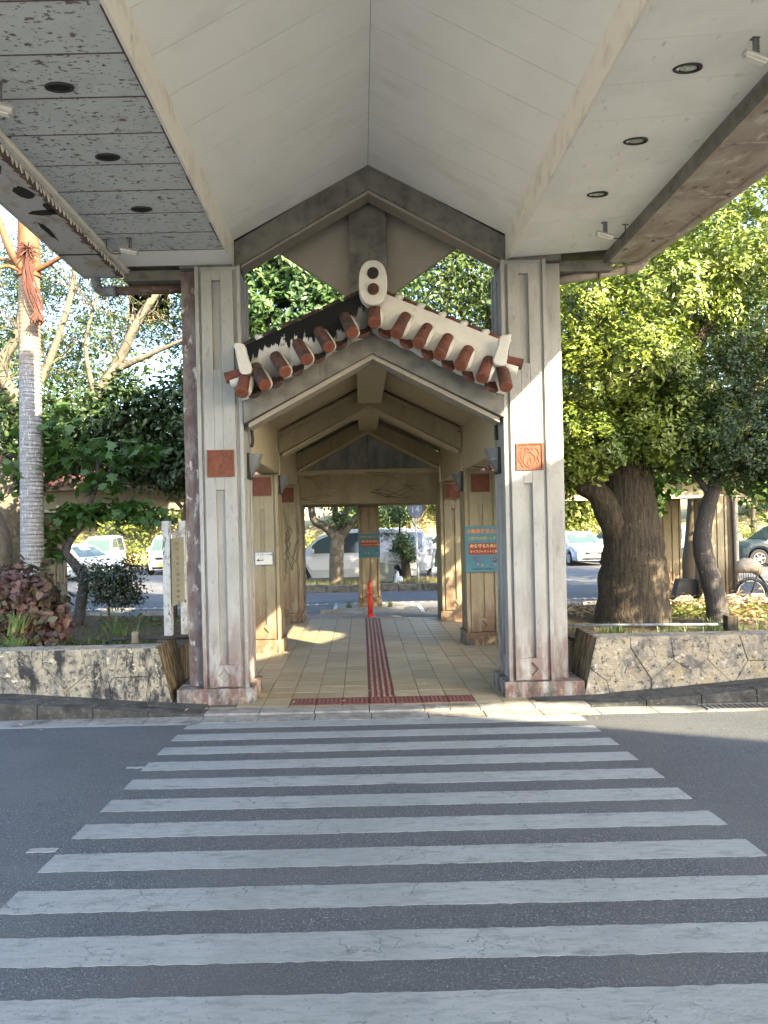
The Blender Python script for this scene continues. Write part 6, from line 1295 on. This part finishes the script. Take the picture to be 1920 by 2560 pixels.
# bicycle
bc = thing('bicycle', 'black bicycle with a beige covered basket parked at the right edge', 'bicycle', (8.6, 14.85, 0))
for (x, yy) in ((8.25, 14.9), (9.30, 14.7)):
    w_ = MB().torus((x, yy, .345), .315, .021, 'y', 36, 8).build('wheel', 'rubber', bc, smooth=True)
    r_ = MB().torus((x, yy, .345), .287, .010, 'y', 36, 6)
    for q in range(14): th = q*2*math.pi/14; r_.tube([(x, yy, .345), (x + math.cos(th)*.287, yy, .345 + math.sin(th)*.287)], .002, 4, cap=False)
    r_.tube([(x, yy-.04, .345), (x, yy+.04, .345)], .02, 8); r_.build('rim', 'chrome', w_)
    MB().torus((x, yy, .345), .355, .012, 'y', 36, 5).build('mudguard', 'bike', bc, smooth=True)
fr = MB(); H_ = (8.42, 14.87, .88)
for a, c, r_ in (((8.25, 14.9, .345), (8.40, 14.88, .80), .014), ((8.40, 14.88, .78), (8.72, 14.8, .33), .018), ((8.41, 14.88, .72), (8.78, 14.8, .36), .016), ((8.75, 14.8, .33), (8.95, 14.77, .80), .016), ((8.75, 14.8, .33), (9.30, 14.7, .345), .012), ((8.93, 14.77, .72), (9.30, 14.7, .345), .010), ((8.40, 14.88, .78), H_, .014)):
    fr.tube([a, c], r_, 8)
fr.build('frame', 'bike', bc, smooth=True)
MB().tube(curve([(8.56, 14.62, .98), (8.44, 14.7, 1.0), (8.42, 14.87, .96), (8.44, 15.05, 1.0), (8.56, 15.12, .98)], 4), .013, 8).build('handlebar', 'bike', bc, smooth=True)
MB().tube([(8.86, 14.77, .86), (9.02, 14.76, .88), (9.12, 14.75, .88)], [.03, .07, .08], 8).build('saddle', 'black', bc, smooth=True)
mb = MB()
for k in range(7):
    mb.tube([(8.02 + k*.05, 14.75, .62), (8.0 + k*.055, 14.73, .90)], .004, 4); mb.tube([(8.02 + k*.05, 15.0, .62), (8.0 + k*.055, 15.03, .90)], .004, 4)
mb.box(8.0, 8.34, 14.75, 15.0, .61, .62); mb.build('basket', 'bike', bc)
mb = MB(); mb.tube(curve([(7.97, 14.87, .84), (8.06, 14.87, .93), (8.2, 14.87, .97), (8.36, 14.87, .90), (8.42, 14.87, .78)], 4), [.06, .10, .13, .15, .16, .17, .18, .18, .18, .18, .17, .16, .15, .14, .13, .11, .08], 10, squash=.9, jit=.1)
mb.build('basket_cover', 'cloth', bc, smooth=True)

# ================================================================== unseen additions: the roof and shelter that shade the crossing
tm = thing('added_shade_roof', 'unseen flat roof on posts behind the photographer, added to shade the crossing', 'canopy', (11, -7, 0))
MB().prism([(p[0] + 8.8/.85, p[1] - 8.8*1.1/.85) for p in ((-2.6, 9.07), (1.06, 7.35), (5.6, 5.22), (4.3, 0), (-2.6, 0))], 'z', 8.70, 8.8).build('roof', 'beam', tm)  # unseen roof, outline projected back from the shade wanted on the road
for (x, y) in ((8.2, -3.2), (14.8, -6.4), (8.2, -10.6), (13.8, -10.6)): MB().box(x-.15, x+.15, y-.15, y+.15, .3, 8.7).build('post', 'pillar', tm)
sh = thing('added_sunshade', 'unseen flat shelter beside the road to the right', 'sunshade', (9, 1, 0))
poly = [(p[0] + 6.5/.85, p[1] - 6.5*1.1/.85) for p in ((-2.40, 9.6), (-1.18, 11.28), (-.4, 12.6), (-.4, 13.7), (-1.0, 14.3), (-.2, 15.2), (.05, 16.2), (.4, 17.4), (.45, 16.2), (.55, 15.3), (1.3, 14.4), (2.3, 13.3), (4.5, 12.9), (4.5, 12.1), (1.9, 11.8), (2.3, 9.7), (9.5, 9.3), (9.5, 6.35), (3.86, 7.43), (1.68, 7.9), (.9, 7.75), (.3, 7.65), (-1, 8.2))]  # added slab, outline worked back from the shadow edges it casts
MB().prism(poly, 'z', 6.42, 6.5).build('roof', 'beam', sh)
MB().box(8.6, 8.85, 3.0, 3.25, -.05, 6.42).build('post', 'pillar', sh); MB().box(12.4, 12.65, .2, .45, -.05, 6.42).build('post', 'pillar', sh)
